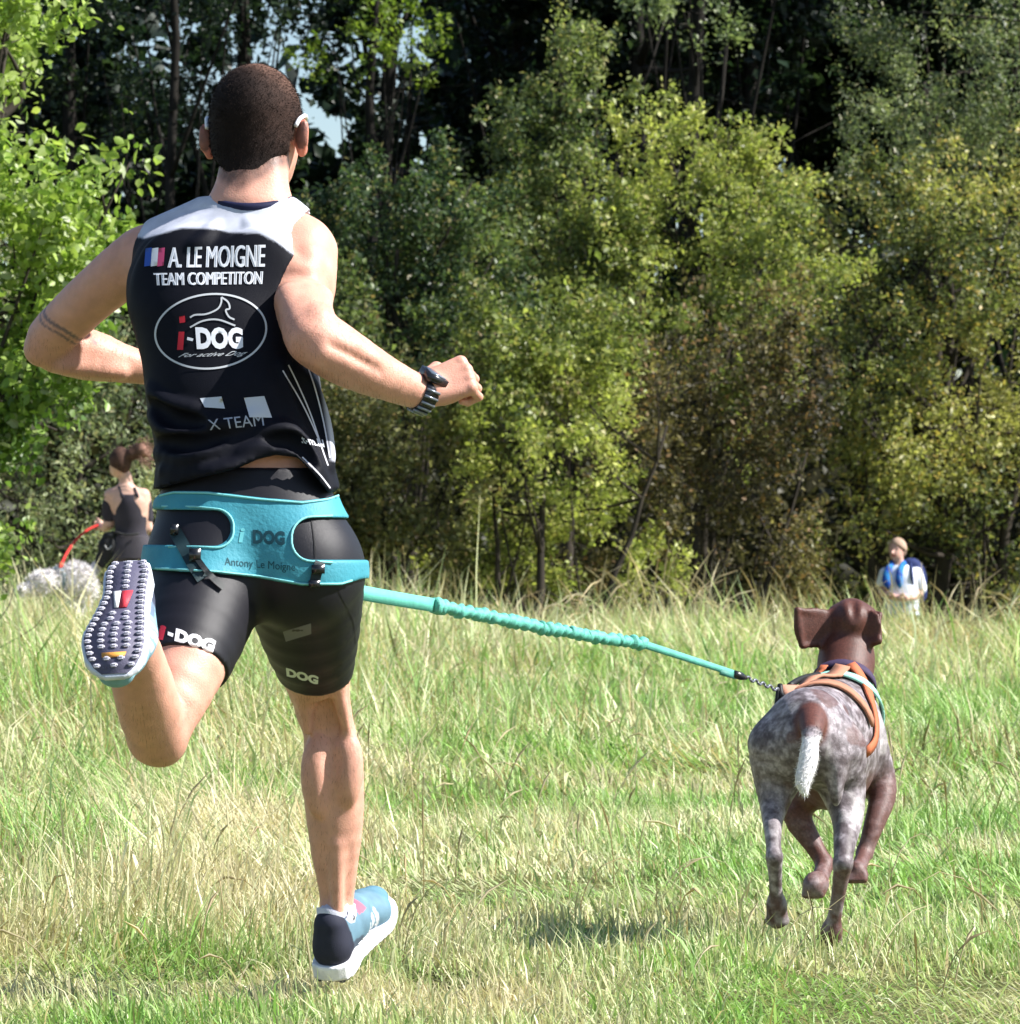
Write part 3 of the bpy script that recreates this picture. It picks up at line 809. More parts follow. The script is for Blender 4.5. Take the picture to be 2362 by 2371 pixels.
# ---- hands: palm, five bent fingers, thumb at the side of the palm
def fist(wrist, xd, yd, s=1.0):
    x = nrm(xd); y = nrm(np.asarray(yd)-x*np.dot(yd, x)); z = np.cross(y, x)
    L = lambda a, b, c: np.asarray(wrist)+(x*a+y*b+z*c)*s
    f = Field(np.asarray(wrist)-.13, np.asarray(wrist)+.13, .0025)
    f.op(cone(L(-.008, 0, 0), L(.014, 0, 0), .026*s, .025*s), .01)
    for b, r in ((-.027, .0135), (-.009, .0145), (.009, .014), (.026, .0125)):
        f.op(cone(L(.005, b*.6, .0), L(.078-.12*abs(b+.009), b, .004), .0165*s, (r-.001)*s), .009)
        f.op(ell(L(.078-.12*abs(b+.009), b, .008), np.array([.0105, .0085, .0095])*s, np.stack([x, y, z])), .004)
    f.op(ell(L(.035, 0, -.008), np.array([.038, .033, .017])*s, np.stack([x, y, z])), .012)
    for b, l, r in ((-.030, .95, .0086), (-.0100, 1.06, .0090), (.0100, 1.0, .0086), (.0290, .82, .0078)):
        k = L(.080-.12*abs(b+.009), b, .002)
        p1 = k+(x*.016-z*.037)*l*s
        p2 = p1+(-x*.024-z*.008)*l*s
        p3 = p2+(-x*.014+z*.012)*l*s
        f.op(cone(k, p1, (r+.0008)*s, r*s), .0025); f.op(cone(p1, p2, r*s, (r-.0006)*s), .0025); f.op(cone(p2, p3, (r-.0006)*s, (r-.0018)*s), .0025)
    f.op(cone(L(.012, -.026, -.008), L(.040, -.044, -.022), .0145*s, .0115*s), .012)
    f.op(cone(L(.040, -.044, -.022), L(.064, -.036, -.038), .0112*s, .010*s), .004)
    f.op(cone(L(.064, -.036, -.038), L(.066, -.016, -.046), .0100*s, .0082*s), .003)
    return f.mesh()
WR = R_ARM[-1]
hr = fist(WR+np.array([.012, .006, .003]), (.88, .22, .30), (.25, -.42, -.87), 1.06)
hl = fist(L_ARM[-1], (.9, .35, -.02), (-.1, .55, -.8))
BVm, BFm = join([(BV, BF), hr, hl])
def skin_col(V):
    c = np.broadcast_to(SKIN, V.shape).copy()
    n = fbm(V, 14, 3, 2)
    c = c*(.93+.14*n)[:, None]
    red = np.zeros(len(V))
    for q, r in ((HC+np.array([0, 0, -.03]), .0), (R_ARM[3], .07), (R_LEG[3], .07), (L_LEG[3], .09), (WR+np.array([.09, .03, .0]), .09), (L_ARM[3], .06)):
        if r: red = np.maximum(red, 1-sstep(r*.4, r, np.linalg.norm(V-q, axis=1)))
    ear = np.abs((V-HC)@HR[0]) > .080
    ear &= (V[:, 2] > HC[2]-.075) & (V[:, 2] < HC[2]+.03)
    c = mix(c, np.array([.56, .27, .20]), red*.45)
    c = mix(c, np.array([.60, .20, .14]), ear*.8)  # ears reddened to carry the glow of sun shining through
    # tattoo band of dark blue-black streaks round the left upper arm
    a, b = L_ARM[1], L_ARM[3]; d = nrm(b-a); t = (V-a)@d/np.linalg.norm(b-a)
    pp = V-a; pp = pp-(pp@d)[:, None]*d; ang = np.arctan2(pp[:, 2]*.8-pp[:, 0]*.6, pp[:, 1])
    near = np.linalg.norm(pp, axis=1) < .07
    w = t+.05*np.sin(ang*2+.8)
    band = (sstep(.60, .615, w)*(1-sstep(.640, .655, w))+sstep(.675, .69, w)*(1-sstep(.70, .715, w)))*near
    blot = (1-sstep(.010, .022, np.linalg.norm(V-P(146, 712, 8.035), axis=1)))
    c = mix(c, np.array([.05, .06, .10]), np.clip(band*(.25+.75*(fbm(V, 40, 2, 5) > .42)), 0, 1)*.75)
    # stubble fading below the hairline
    q = (V-HC)@HR.T; lineh = -.122+.030*np.abs(q[:, 0]/.05)**1.3
    st = (1-sstep(-.004, .022, lineh-q[:, 2]))*(q[:, 1] < -.02)*(q[:, 2] > -.16)
    c = mix(c, np.array([.05, .035, .03]), np.clip(st, 0, 1)*(.45+.5*fbm(V, 120, 2, 9)))
    return c
RUN = thing('person', (P(640, 2290, 8.0)[0], 7.9, 0.0), 'runner in black sleeveless top and black shorts with teal belt, seen from behind mid-stride', 'person')
part('body', BVm, BFm, M_SKIN, RUN, col=skin_col(BVm))
# fine hair on forearms and legs
nb = 26000; sel = rng.integers(0, len(BF), nb); p0 = BV[BF[sel]].mean(1)
fn_ = np.cross(BV[BF[sel][:, 1]]-BV[BF[sel][:, 0]], BV[BF[sel][:, 2]]-BV[BF[sel][:, 0]]); fn_ /= np.linalg.norm(fn_, axis=1)[:, None]+1e-12
zone = ((p0[:, 2] < .56) & (p0[:, 2] > .14)) | (np.min([np.linalg.norm(p0-q, axis=1) for q in smoothpath(np.array(R_ARM[3:]), 5)], 0) < .07) | (np.min([np.linalg.norm(p0-q, axis=1) for q in smoothpath(np.array(L_ARM[3:]), 5)], 0) < .07)
p0, fn_ = p0[zone], fn_[zone]; nb = len(p0)
dd = fn_*.45+np.array([.1, 0, -.9])+rng.normal(0, .25, (nb, 3)); dd -= fn_*np.minimum((dd*fn_).sum(1)-.2, 0)[:, None]; dd /= np.linalg.norm(dd, axis=1)[:, None]
sv = np.cross(dd, fn_); sv /= np.linalg.norm(sv, axis=1)[:, None]+1e-9
hv = np.stack([p0-sv*.00016, p0+sv*.00016, p0+dd*(.006+.007*rng.random(nb))[:, None]], 1).reshape(-1, 3)
part('body_hair', hv, np.arange(nb*3).reshape(-1, 3), M_HAIR, RUN, col=np.tile(np.array([.16, .085, .05]), (nb*3, 1)), kind='stuff')

# ---- cropped hair: a close cap plus short bristles
hf = Field(HC-.15, HC+.15, .004)
hf.op(ell(H(0, -.006, .012), (.083, .102, .097), HR), 0)
hf.op(ell(H(0, -.028, -.045), (.070, .066, .060), HR), .03)
hf.op(cone(H(0, -.036, -.06), H(0, -.046, -.125), .064, .066), .02)
def hair_cut(x, y, z):
    X, Y, Z = x-HC[0], y-HC[1], z-HC[2]
    lx = HR[0, 0]*X+HR[0, 1]*Y; ly = HR[1, 0]*X+HR[1, 1]*Y
    back = -.118+.040*np.abs(lx/.05)**1.15                           # nape line, lowest in the middle
    side = np.where(ly > -.035, -.035+(ly+.035)*.75, -1)            # above and behind the ears
    front = np.where(ly > .03, (ly-.03)*1.3-.01, -1)
    line = np.maximum(np.maximum(back, side), front)
    return np.maximum((line-Z)*.7, ly-.085+np.maximum(0, .07-Z)*.0)
hf.inter_fn(hair_cut)
for s in (-1, 1): hf.op(ell(H(s*.088, -.004, -.030), (.016, .026, .038), HR), .004, 'sub')
HV, HF = hf.mesh()
hc = np.array([.013, .0085, .0075])*np.ones((len(HV), 3))
top = sstep(.02, .09, (HV-HC)[:, 2])*sstep(-.09, .04, (HV-HC)@HR[1])
hc = mix(hc, np.array([.055, .030, .023]), sstep(-.03, .06, (HV-HC)[:, 0])*.6*sstep(-.10, .0, (HV-HC)[:, 2]))  # browner right side: sunlight painted into the hair colour
hc = mix(hc, np.array([.36, .20, .145]), np.clip(top*(.45+1.3*(fbm(HV, 24, 2)-.4)), 0, .7))      # thinning crown lets scalp show
hair = part('hair', HV, HF, M_HAIR, RUN, col=hc)
nb = 22000
sel = rng.integers(0, len(HF), nb); p0 = HV[HF[sel]].mean(1)+rng.normal(0, .0012, (nb, 3))
nd = p0-HC; nd /= np.linalg.norm(nd, axis=1)[:, None]
dirn = nd*.75+np.array([.15, 0, -.6])+rng.normal(0, .35, (nb, 3)); dirn /= np.linalg.norm(dirn, axis=1)[:, None]
sv = np.cross(dirn, rng.normal(0, 1, (nb, 3))); sv /= np.linalg.norm(sv, axis=1)[:, None]
ln = (.003+.003*rng.random(nb))[:, None]
tv = np.stack([p0-sv*.0004, p0+sv*.0004, p0+dirn*ln], 1).reshape(-1, 3)
part('bristles', tv, np.arange(nb*3).reshape(-1, 3), M_HAIR, hair, col=np.repeat(mix(np.array([.010, .007, .006]), np.array([.024, .015, .012]), rng.random(nb)), 3, 0), kind='stuff')

# ---- shorts: follow pelvis and thighs, cut at the hems
def pelvis_field(lo, hi, res, off, legs=True):
    f = Field(lo, hi, res)
    f.op(torso_prim, .03, off=off)
    for q in ((486, 1325, 7.705), (690, 1325, 7.705)):
        f.op(ell(P(*q), (.088, .072, .095)), .04, off=off)
    if legs:
        chain(f, R_LEG[:5], R_LEG_R[:5], .03, off=off); chain(f, L_LEG, L_LEG_R, .03, off=off)
    return f
sh = pelvis_field((-.82, 7.30, .50), (-.18, 8.12, .99), .005, .0055)
def plane(pt, n):
    n = nrm(n); return lambda x, y, z: (x-pt[0])*n[0]+(y-pt[1])*n[1]+(z-pt[2])*n[2]
wz = P(0, 1085, 7.77)[2]
hemR = plane(P(735, 1560, 7.97), nrm(R_LEG[2]-R_LEG[0])+np.array([-.10, -.28, .0]))
hemL = plane(P(425, 1550, 7.56), nrm(L_LEG[2]-L_LEG[0])+np.array([.10, .25, 0]))
mid_x = P(592, 1400, 7.75)[0]
sh.inter_fn(lambda x, y, z: np.maximum(z-wz+0*x+0*y, np.where((x+0*y+0*z) > mid_x, hemR(x, y, z), hemL(x, y, z))))
SV, SF = sh.mesh()
sc_ = np.ones((len(SV), 3))*np.array([.009, .0085, .013])
shorts = part('shorts', SV, SF, M_SHORTS, RUN, col=sc_)

# ---- sleeveless top: looser than the body, folds on the lower right, wavy hem
def ss(v, xc, hw, Y, ry): return ts(v, xc, hw, Y, ry)
TOP = [ss(1165, 575, 222, 7.765, .128), ss(1130, 572, 216, 7.765, .124), ss(1060, 566, 205, 7.775, .115), ss(1000, 556, 203, 7.79, .112), ss(940, 545, 204, 7.805, .112), ss(900, 540, 204, 7.815, .114),
       ss(840, 532, 203, 7.835, .117), ss(780, 520, 206, 7.855, .121), ss(700, 505, 211, 7.88, .125), ss(610, 513, 207, 7.905, .114), ss(555, 530, 190, 7.915, .097), ss(515, 556, 140, 7.92, .080), ss(488, 577, 95, 7.925, .074)]
tp = Field((-.82, 7.55, .78), (-.26, 8.10, 1.50), .0048)
tp.op(stack(TOP, 2.35), .02)
tp.op(cone(P(590, 482, 7.93), P(690, 550, 7.91), .046, .046), .04, off=.009)
tp.op(cone(P(577, 482, 7.93), P(375, 565, 7.95), .046, .042), .04, off=.009)
tp.op(ell(P(598, 640, 7.815), (.06, .02, .075)), .03, off=.011)
tp.op(ell(P(425, 640, 7.845), (.06, .02, .075)), .03, off=.011)
def back_pt(u, v, d=0.0):
    """point on the back of the top under photograph pixel (u, v)"""
    Y = 7.62
    for _ in range(60):
        p = P(u, v, Y)
        if stack_d(p) < d: break
        Y += .004
    return P(u, v, Y)
_sf = stack(TOP, 2.35)[0]
stack_d = lambda p: float(_sf(np.array([[[p[0]]]]), np.array([[[p[1]]]]), np.array([[[p[2]]]])).ravel()[0])
folds = [([(655, 850), (700, 930), (735, 1010), (758, 1080)], .010), ([(690, 850), (722, 940), (750, 1040)], .008), ([(715, 870), (745, 980), (765, 1080)], .010),
         ([(600, 1000), (660, 1000), (700, 1040), (745, 1100)], .012), ([(560, 1050), (620, 1040), (680, 1052), (730, 1110)], .010),
         ([(350, 900), (390, 940), (470, 950)], .012), ([(352, 960), (400, 1000), (480, 1005)], .013), ([(365, 1050), (440, 1060), (520, 1030)], .010), ([(420, 960), (520, 985), (610, 960)], .008),
         ([(500, 520), (470, 560), (440, 575)], .006), ([(600, 520), (620, 560)], .006), ([(640, 525), (650, 570)], .006), ([(575, 515), (590, 555)], .005), ([(380, 1090), (500, 1095), (600, 1060)], .010)]
for pts, r in folds:
    pp = smoothpath([back_pt(u, v, -.002) for u, v in pts], 4)
    rr = r*np.sin(np.linspace(.35, math.pi-.25, len(pp)))+.002
    for i in range(len(pp)-1): tp.op(cone(pp[i], pp[i+1], rr[i], rr[i+1]), .016)
for pts, r in (([(675, 860), (712, 940), (742, 1030)], .010), ([(700, 870), (733, 960), (757, 1060)], .008), ([(350, 930), (400, 970), (470, 978)], .012), ([(620, 1022), (680, 1026), (725, 1075)], .011), ([(365, 1020), (440, 1030), (520, 1012)], .011)):
    pp = smoothpath([back_pt(u, v, .006) for u, v in pts], 4)
    rr = r*np.sin(np.linspace(.35, math.pi-.25, len(pp)))+.001
    for i in range(len(pp)-1): tp.op(cone(pp[i], pp[i+1], rr[i], rr[i+1]), .014, 'sub')
# armholes and neck
chain(tp, [P(738, 570, 7.91), P(716, 665, 7.83), P(722, 745, 7.73)], [.066, .060, .05], .006, 'sub')
tp.op(cone(P(722, 590, 7.90), P(800, 600, 7.90), .074, .09), .006, 'sub')
chain(tp, [P(318, 585, 7.985), P(258, 648, 8.01), P(200, 700, 8.06)], [.068, .060, .055], .006, 'sub')
tp.op(cone(P(583, 485, 7.925), P(590, 380, 7.96), .0715, .070), .004, 'sub')
def hem(x, y, z):
    u = U0+x/7.70*F_PX
    v = np.interp(u, [300, 365, 450, 540, 600, 640, 690, 725, 760, 800], [1130, 1132, 1112, 1090, 1064, 1054, 1060, 1096, 1142, 1120])
    hz = CAMZ+(VH-v)/F_PX*7.72
    return np.maximum((hz-z)+0*y, z-(CAMZ+(VH-455)/F_PX*7.92))
tp.inter_fn(hem)
TV, TF = tp.mesh()
def px_of(V): return U0+V[:, 0]/V[:, 1]*F_PX, VH-(V[:, 2]-CAMZ)/V[:, 1]*F_PX
tu, tv_ = px_of(TV)
yoke = np.interp(tu, [300, 335, 420, 500, 530, 600, 640, 680, 720], [545, 552, 528, 530, 538, 540, 560, 590, 600])
inyoke = 1-sstep(-3, 3, tv_-yoke)
# white side panels: on the flanks of the garment
bk = (TV[:, 1]-7.82)
sideR = sstep(0, .01, TV[:, 0]-np.interp(TV[:, 2], [.9, 1.0, 1.1, 1.2], [-.315, -.325, -.34, -.36]))*(TV[:, 2] > .97)*(TV[:, 2] < 1.22)
sideL = sstep(0, .01, np.interp(TV[:, 2], [.9, 1.0, 1.1], [-.632, -.636, -.640])-TV[:, 0])*(TV[:, 2] < 1.10)*(bk > -.02)
collar = (np.linalg.norm((TV-P(585, 470, 7.935))[:, :2], axis=1) < .083)*(TV[:, 2] > P(0, 482, 7.92)[2]-.012*(bk > .1))
tc_ = np.ones((len(TV), 3))*np.array([.005, .0055, .010])
tc_ = mix(tc_, np.array([.50, .52, .60]), np.clip(inyoke+np.maximum(sideR, sideL)*.85, 0, 1))
tc_ = mix(tc_, np.array([.02, .022, .06]), collar)
top_o = part('tank_top', TV, TF, M_BLACK, RUN, col=tc_)

cp_ = []
for t in np.linspace(0, 2*math.pi, 40):
    cp_.append(P(583, 470, 7.925)+np.array([.0705*math.cos(t), .074*math.sin(t)-.002, .010*math.sin(t)+.004*math.cos(2*t)]))
a, b = tube(cp_, .0062, 8, flat=((0, 0, 1), 1.3)); part('collar', a, b, M_BLACK, top_o, col=np.ones((len(a), 3))*np.array([.016, .018, .05]))

# ---- printed lettering: outlines laid on the cloth
def bvh_of(V, F):
    Fs = F if isinstance(F, list) else [F]
    return BVHTree.FromPolygons([tuple(v) for v in V], [tuple(int(i) for i in f) for a in Fs for f in a])
camp = Vector((0, 0, CAMZ))
def lay(UV, F, bvh, off=.0015):
    """lay a flat outline (photograph pixels) on a surface along the line of sight"""
    out = []; last = None
    for u, v in UV:
        d = Vector(P(u, v, 1.0))-camp; d.normalize()
        h = bvh.ray_cast(camp, d)
        if h[0] is None:
            t = last if last else 7.75; p = camp+d*t
        else:
            last = h[3]; p = h[0]-d*off
        out.append(tuple(p))
    return np.array(out), F
def flat_subdiv(V2, F, step):
    bm = bmesh.new(); vs_ = [bm.verts.new((u, v, 0)) for u, v in V2]
    for f in F:
        try: bm.faces.new([vs_[i] for i in f])
        except ValueError: pass
    for ax in (0, 1):
        lo = min(v[ax] for v in V2); hi = max(v[ax] for v in V2)
        for q in np.arange(math.floor(lo/step)*step+step*.5, hi, step):
            no = [0, 0, 0]; no[ax] = 1; co = [0, 0, 0]; co[ax] = q
            bmesh.ops.bisect_plane(bm, geom=bm.verts[:]+bm.edges[:]+bm.faces[:], plane_co=co, plane_no=no)
    bmesh.ops.triangulate(bm, faces=bm.faces[:])
    bm.verts.index_update()
    V = [(v.co.x, v.co.y) for v in bm.verts]; F = [[v.index for v in f.verts] for f in bm.faces]; bm.free()
    return V, F
def text_flat(s, bold=0.0):
    cu = bpy.data.curves.new('txt', 'FONT'); cu.body = s; cu.fill_mode = 'FRONT'; cu.offset = bold; cu.resolution_u = 3
    o = bpy.data.objects.new('txt', cu); COL.objects.link(o)
    dg = bpy.context.evaluated_depsgraph_get(); me = bpy.data.meshes.new_from_object(o.evaluated_get(dg))
    V = np.array([v.co[:2] for v in me.vertices]); F = [list(p.vertices) for p in me.polygons]
    bpy.data.objects.remove(o); bpy.data.curves.remove(cu); bpy.data.meshes.remove(me)
    return V, F
def print_text(s, quad, bvh, color, parent, name='lettering', bold=.02, step=8, off=.0010, slant=0, mt=None, double=0):
    """quad: photograph pixels of the text box: top-left, top-right, bottom-right, bottom-left"""
    V, F = text_flat(s, bold)
    lo, hi = V.min(0), V.max(0); q = (V-lo)/(hi-lo)
    q[:, 0] += slant*(q[:, 1]-.5)
    tl, tr, br, bl = [np.array(p, float) for p in quad]
    a, b = q[:, :1], 1-q[:, 1:]
    uv = (tl*(1-a)+tr*a)*(1-b)+(bl*(1-a)+br*a)*b
    V2, F2 = flat_subdiv(uv, F, step)
    W, F2 = lay(V2, F2, bvh, off)
    if double:
        W2, _ = lay(np.asarray(V2)+np.array([double, 0]), F2, bvh, off+.0006)
        n0 = len(W); W = np.concatenate([W, W2]); F2 = list(F2)+[[i+n0 for i in f] for f in F2]
    return part(name, W, np.array(F2), mt or M_PRINT, parent, col=np.ones((len(W), 3))*np.array(color), smooth=True)
def print_poly(poly, bvh, color, parent, name='print', step=10, off=.0016, mt=None):
    V2, F2 = flat_subdiv(poly, [list(range(len(poly)))], step)
    W, F2 = lay(V2, F2, bvh, off)
    return part(name, W, np.array(F2), mt or M_PRINT, parent, col=np.ones((len(W), 3))*np.array(color), smooth=True)
def print_line(pts, wid, bvh, color, parent, name='line', off=.0016, closed=False, mt=None):
    p = np.asarray(pts, float)
    t = np.gradient(p, axis=0) if not closed else np.roll(p, -1, 0)-np.roll(p, 1, 0)
    nn = np.stack([-t[:, 1], t[:, 0]], 1); nn /= np.linalg.norm(nn, axis=1)[:, None]+1e-9
    w = np.broadcast_to(np.asarray(wid, float), (len(p),))[:, None]*.5
    uv = np.concatenate([p-nn*w, p+nn*w]); n = len(p)
    F = [[i, (i+1) % n, n+(i+1) % n, n+i] for i in range(n if closed else n-1)]
    W, F = lay(uv, F, bvh, off)
    return part(name, W, np.array(F), mt or M_PRINT, parent, col=np.ones((len(W), 3))*np.array(color))
TB = bvh_of(TV, TF); WHITE = (.74, .76, .82)
print_text('A. LE MOIGNE', [(390, 573), (612, 566), (610, 618), (388, 620)], TB, WHITE, top_o, bold=0, double=3.5)
print_text('TEAM COMPETITON', [(355, 632), (606, 628), (604, 658), (357, 661)], TB, WHITE, top_o, bold=0, double=3.5)
for k, c in enumerate(((.03, .09, .42), (.72, .74, .80), (.48, .06, .16))):
    x0, x1 = 334+15*k, 334+15*(k+1)
    print_poly([(x0+3, 575), (x1+3, 573), (x1, 615), (x0, 617)], TB, c, top_o, name='flag_stripe')
th = np.linspace(0, 2*math.pi, 72, endpoint=False)
ring = np.stack([488+129*np.cos(th), 767+86*np.sin(th)], 1)
ca, sa = math.cos(-.10), math.sin(-.10)
ring = (ring-[488, 767])@np.array([[ca, sa], [-sa, ca]])+[488, 767]
print_line(ring, 4.5, TB, (.55, .57, .60), top_o, 'logo_ring', closed=True)
print_line(smoothpath([(440, 735), (452, 729), (478, 727), (503, 716), (512, 702), (513, 688)], 5), 4, TB, (.5, .52, .55), top_o, 'logo_line')
print_line(smoothpath([(513, 688), (528, 699), (532, 714), (523, 718), (530, 733), (543, 740)], 5), 4, TB, (.5, .52, .55), top_o, 'logo_line')
print_line(smoothpath([(440, 758), (470, 743), (505, 740), (545, 754)], 5), 4, TB, (.5, .52, .55), top_o, 'logo_line')
print_text('DOG', [(452, 757), (562, 758), (563, 808), (456, 809)], TB, WHITE, top_o, bold=.055)
print_poly([(434, 780), (448, 784), (446, 790), (433, 787)], TB, WHITE, top_o, name='hyphen')
print_poly([(414, 768), (427, 768), (424, 810), (410, 810)], TB, (.55, .02, .035), top_o, name='letter_i')
print_poly([(415, 733), (428, 731), (429, 746), (416, 748)], TB, (.55, .02, .035), top_o, name='letter_dot')
print_text('For active Dog', [(417, 818), (568, 812), (568, 826), (418, 830)], TB, (.5, .52, .55), top_o, bold=.01, slant=.15)
print_poly([(463, 922), (513, 918), (521, 946), (474, 943)], TB, (.50, .55, .62), top_o, name='logo_patch')
print_poly([(565, 921), (612, 917), (630, 967), (578, 966)], TB, (.52, .55, .60), top_o, name='logo_patch')
print_text('X TEAM', [(480, 972), (608, 958), (612, 985), (486, 996)], TB, (.34, .37, .43), top_o, bold=.0)
print_text('.t-m.N', [(690, 1006), (748, 1018), (752, 1036), (700, 1026)], TB, WHITE, top_o, bold=.02)
for ln in ([(655, 858), (700, 935), (735, 1010), (760, 1078)], [(668, 845), (690, 890), (720, 960), (750, 1050)], [(708, 835), (730, 900), (750, 980), (764, 1060)], [(700, 1058), (740, 1098), (765, 1130)]):
    print_line(smoothpath(ln, 6), 3.2, TB, (.62, .63, .70), top_o, 'piping')

# shorts prints: white block letters on the hems, grey patch, seams
SB = bvh_of(SV, SF)
print_text('DOG', [(408, 1454), (502, 1482), (492, 1514), (404, 1484)], SB, (.80, .80, .84), shorts, bold=.07, step=8)
print_text('i', [(372, 1446), (386, 1450), (378, 1482), (362, 1480)], SB, (.55, .03, .06), shorts, bold=.05)
print_poly([(389, 1462), (402, 1467), (400, 1475), (388, 1470)], SB, (.8, .8, .84), shorts, name='hyphen')
print_text('DOG', [(662, 1546), (738, 1566), (736, 1586), (664, 1566)], SB, (.66, .70, .68), shorts, bold=.06, step=8)
print_poly([(655, 1463), (720, 1443), (721, 1468), (662, 1486)], SB, (.16, .16, .19), shorts, name='reflective_patch')
print_line(smoothpath([(782, 1362), (800, 1400), (818, 1440), (824, 1490)], 6), 2.6, SB, (.004, .004, .006), shorts, 'seam')
print_line(smoothpath([(722, 1205), (728, 1250), (731, 1290)], 6), 2.6, SB, (.004, .004, .006), shorts, 'seam')

# ---- socks and shoes ------------------------------------------------------
def frame(xd, zd):
    x = nrm(xd); z = nrm(np.asarray(zd)-x*np.dot(zd, x)); y = np.cross(z, x)
    return np.stack([x, y, z])                                      # rows: local axes in world
def shoe_half(x):   # half width along the shoe (0 heel .. .285 toe)
    return np.interp(x, [-.01, -.001, .012, .04, .09, .13, .18, .215, .25, .272, .288, .295], [-.03, .014, .030, .036, .034, .038, .047, .050, .045, .034, .017, -.03])
def shoe_mid(x, side): return side*np.interp(x, [0, .1, .2, .29], [0, -.003, .004, -.004])
def make_shoe(origin, R, side, label, cols, sole_view):
    s = bpy.data.objects.new('shoe', None); COL.objects.link(s); s.parent = RUN; s['label'] = label
    T = lambda V: np.asarray(origin)+np.asarray(V)@R
    # midsole
    f = Field((-.03, -.075, -.02), (.32, .075, .07), .0035)
    def sole(x, y, z):
        w = shoe_half(x)+.004; d = np.abs(y-shoe_mid(x, side))-w
        top = np.interp(x, [0, .05, .12, .2, .3], [.036, .031, .027, .024, .022]); bot = np.interp(x, [-.02, 0, .03, .2, .26, .3], [.012, .006, 0, 0, .006, .018])
        return np.maximum(np.maximum(d, (z-top)), (bot-z))+0*x
    f.op((sole, np.array([-.02, -.07, -.01]), np.array([.31, .07, .05])), 0)
    v, q = f.mesh()
    part('midsole', T(v), q, M_RUB, s, col=np.ones((len(v), 3))*np.array(cols['mid']))
    # upper
    f = Field((-.03, -.08, 0), (.32, .08, .16), .004)
    f.op(cone((.045, 0, .055), (.105, 0, .062), .034, .037), .02)
    f.op(cone((.035, 0, .05), (.048, 0, .098), .031, .031), .02)
    f.op(cone((.09, 0, .075), (.135, 0, .074), .036, .034), .03)
    f.op(cone((.13, 0, .066), (.20, shoe_mid(.2, side), .042), .034, .034, ((0, 1, 0), 1.2)), .03)
    f.op(cone((.20, shoe_mid(.2, side), .036), (.255, shoe_mid(.25, side), .034), .034, .024, ((0, 1, 0), 1.25)), .03)
    f.op(cone((.074, 0, .136), (.066, 0, .21), .030, .034), .006, 'sub')
    f.op(cone((.085, 0, .130), (.115, 0, .138), .024, .018), .006, 'sub')
    f.inter_fn(lambda x, y, z: .02-z+0*x+0*y)
    v, q = f.mesh()
    c = np.ones((len(v), 3))*np.array(cols['upper'])
    c = mix(c, np.array(cols['heel']), (v[:, 0] < .055+.25*np.maximum(0, .06-v[:, 2]))*1.0)
    c = mix(c, np.array(cols['toe']), sstep(.20, .215, v[:, 0]))
    c = mix(c, np.array(cols['heel'])*1.6+.01, ((v[:, 0] > .055) & (v[:, 0] < .10) & (v[:, 2] < .052+.2*(.10-v[:, 0])))*.75)   # side counter
    c = mix(c, np.array(cols['stripe'])*.9, ((v[:, 0] > .118) & (v[:, 0] < .165) & (v[:, 2] < .075) & (np.abs(np.sin((v[:, 0]+v[:, 2]*.35)*150)) > .55))*.9)
    c = mix(c, np.array([.55, .10, .16]), ((v[:, 0] > .10) & (v[:, 0] < .128) & (v[:, 2] > .092))*.8)      # tongue edge
    c = c*(.85+.3*fbm(v, 60, 2, 4))[:, None]
    part('upper', T(v), q, M_VC, s, col=c)
    # side stripes and laces
    for k in range(3):
        for sy in (-1, 1):
            x0 = .10+.028*k
            pts = [(x0, sy*(.036+.002*k), .036), (x0+.012, sy*.034, .055), (x0+.022, sy*.024, .083-.010*k)]
            a, b = tube(np.array([T(p) for p in smoothpath(pts, 4)]), .0042, 6, flat=(R[1], .35)); part('stripe', a, b, M_VC, s, col=np.ones((len(a), 3))*np.array(cols['stripe']))
    for k in range(4):
        x0 = .118+.022*k; z0 = .102-.011*k
        a, b = tube(np.array([T(p) for p in smoothpath([(x0, -.022, z0-.012), (x0+.004, 0, z0), (x0, .022, z0-.012)], 4)]), .003, 6)
        part('lace', a, b, M_VC, s, col=np.ones((len(a), 3))*np.array([.72, .72, .74]))
    # outsole sheet and lugs
    xs = np.linspace(.004, .285, 40); w = shoe_half(xs)-.001; m = np.array([float(shoe_mid(x, side)) for x in xs]); zb = np.interp(xs, [-.02, 0, .03, .2, .26, .3], [.012, .006, 0, 0, .006, .018])-.002
    V = np.concatenate([np.stack([xs, m-w, zb], 1), np.stack([xs, m+w, zb], 1), np.stack([xs, m-w, zb+.005], 1), np.stack([xs, m+w, zb+.005], 1)]); n = len(xs)
    i = np.arange(n-1)
    F = np.concatenate([np.stack([i, i+1, n+i+1, n+i], 1), np.stack([2*n+i, 3*n+i, 3*n+i+1, 2*n+i+1], 1), np.stack([i, 2*n+i, 2*n+i+1, i+1], 1), np.stack([n+i, n+i+1, 3*n+i+1, 3*n+i], 1)])
    part('outsole', T(V), F, M_RUB, s, col=np.ones((len(V), 3))*np.array(cols['out']), smooth=False)
    # one lug mesh shared by all
    bm = bmesh.new(); bmesh.ops.create_cube(bm, size=1)
    for vv in bm.verts:
        k = .72 if vv.co.z < 0 else 1.0
        vv.co = Vector((vv.co.x*.0100*k, vv.co.y*.0132*k, vv.co.z*.0056))
    bmesh.ops.bevel(bm, geom=bm.edges[:], offset=.0021, segments=2, affect='EDGES')
    lug = bpy.data.meshes.new('lug'); bm.to_mesh(lug); bm.free()
    lm = mat('lug_rubber_'+('grey' if sole_view else 'dark'), (.46, .45, .52) if sole_view else (.12, .12, .14), rough=.5, spec=.45, vary=.25, vary_scale=120)
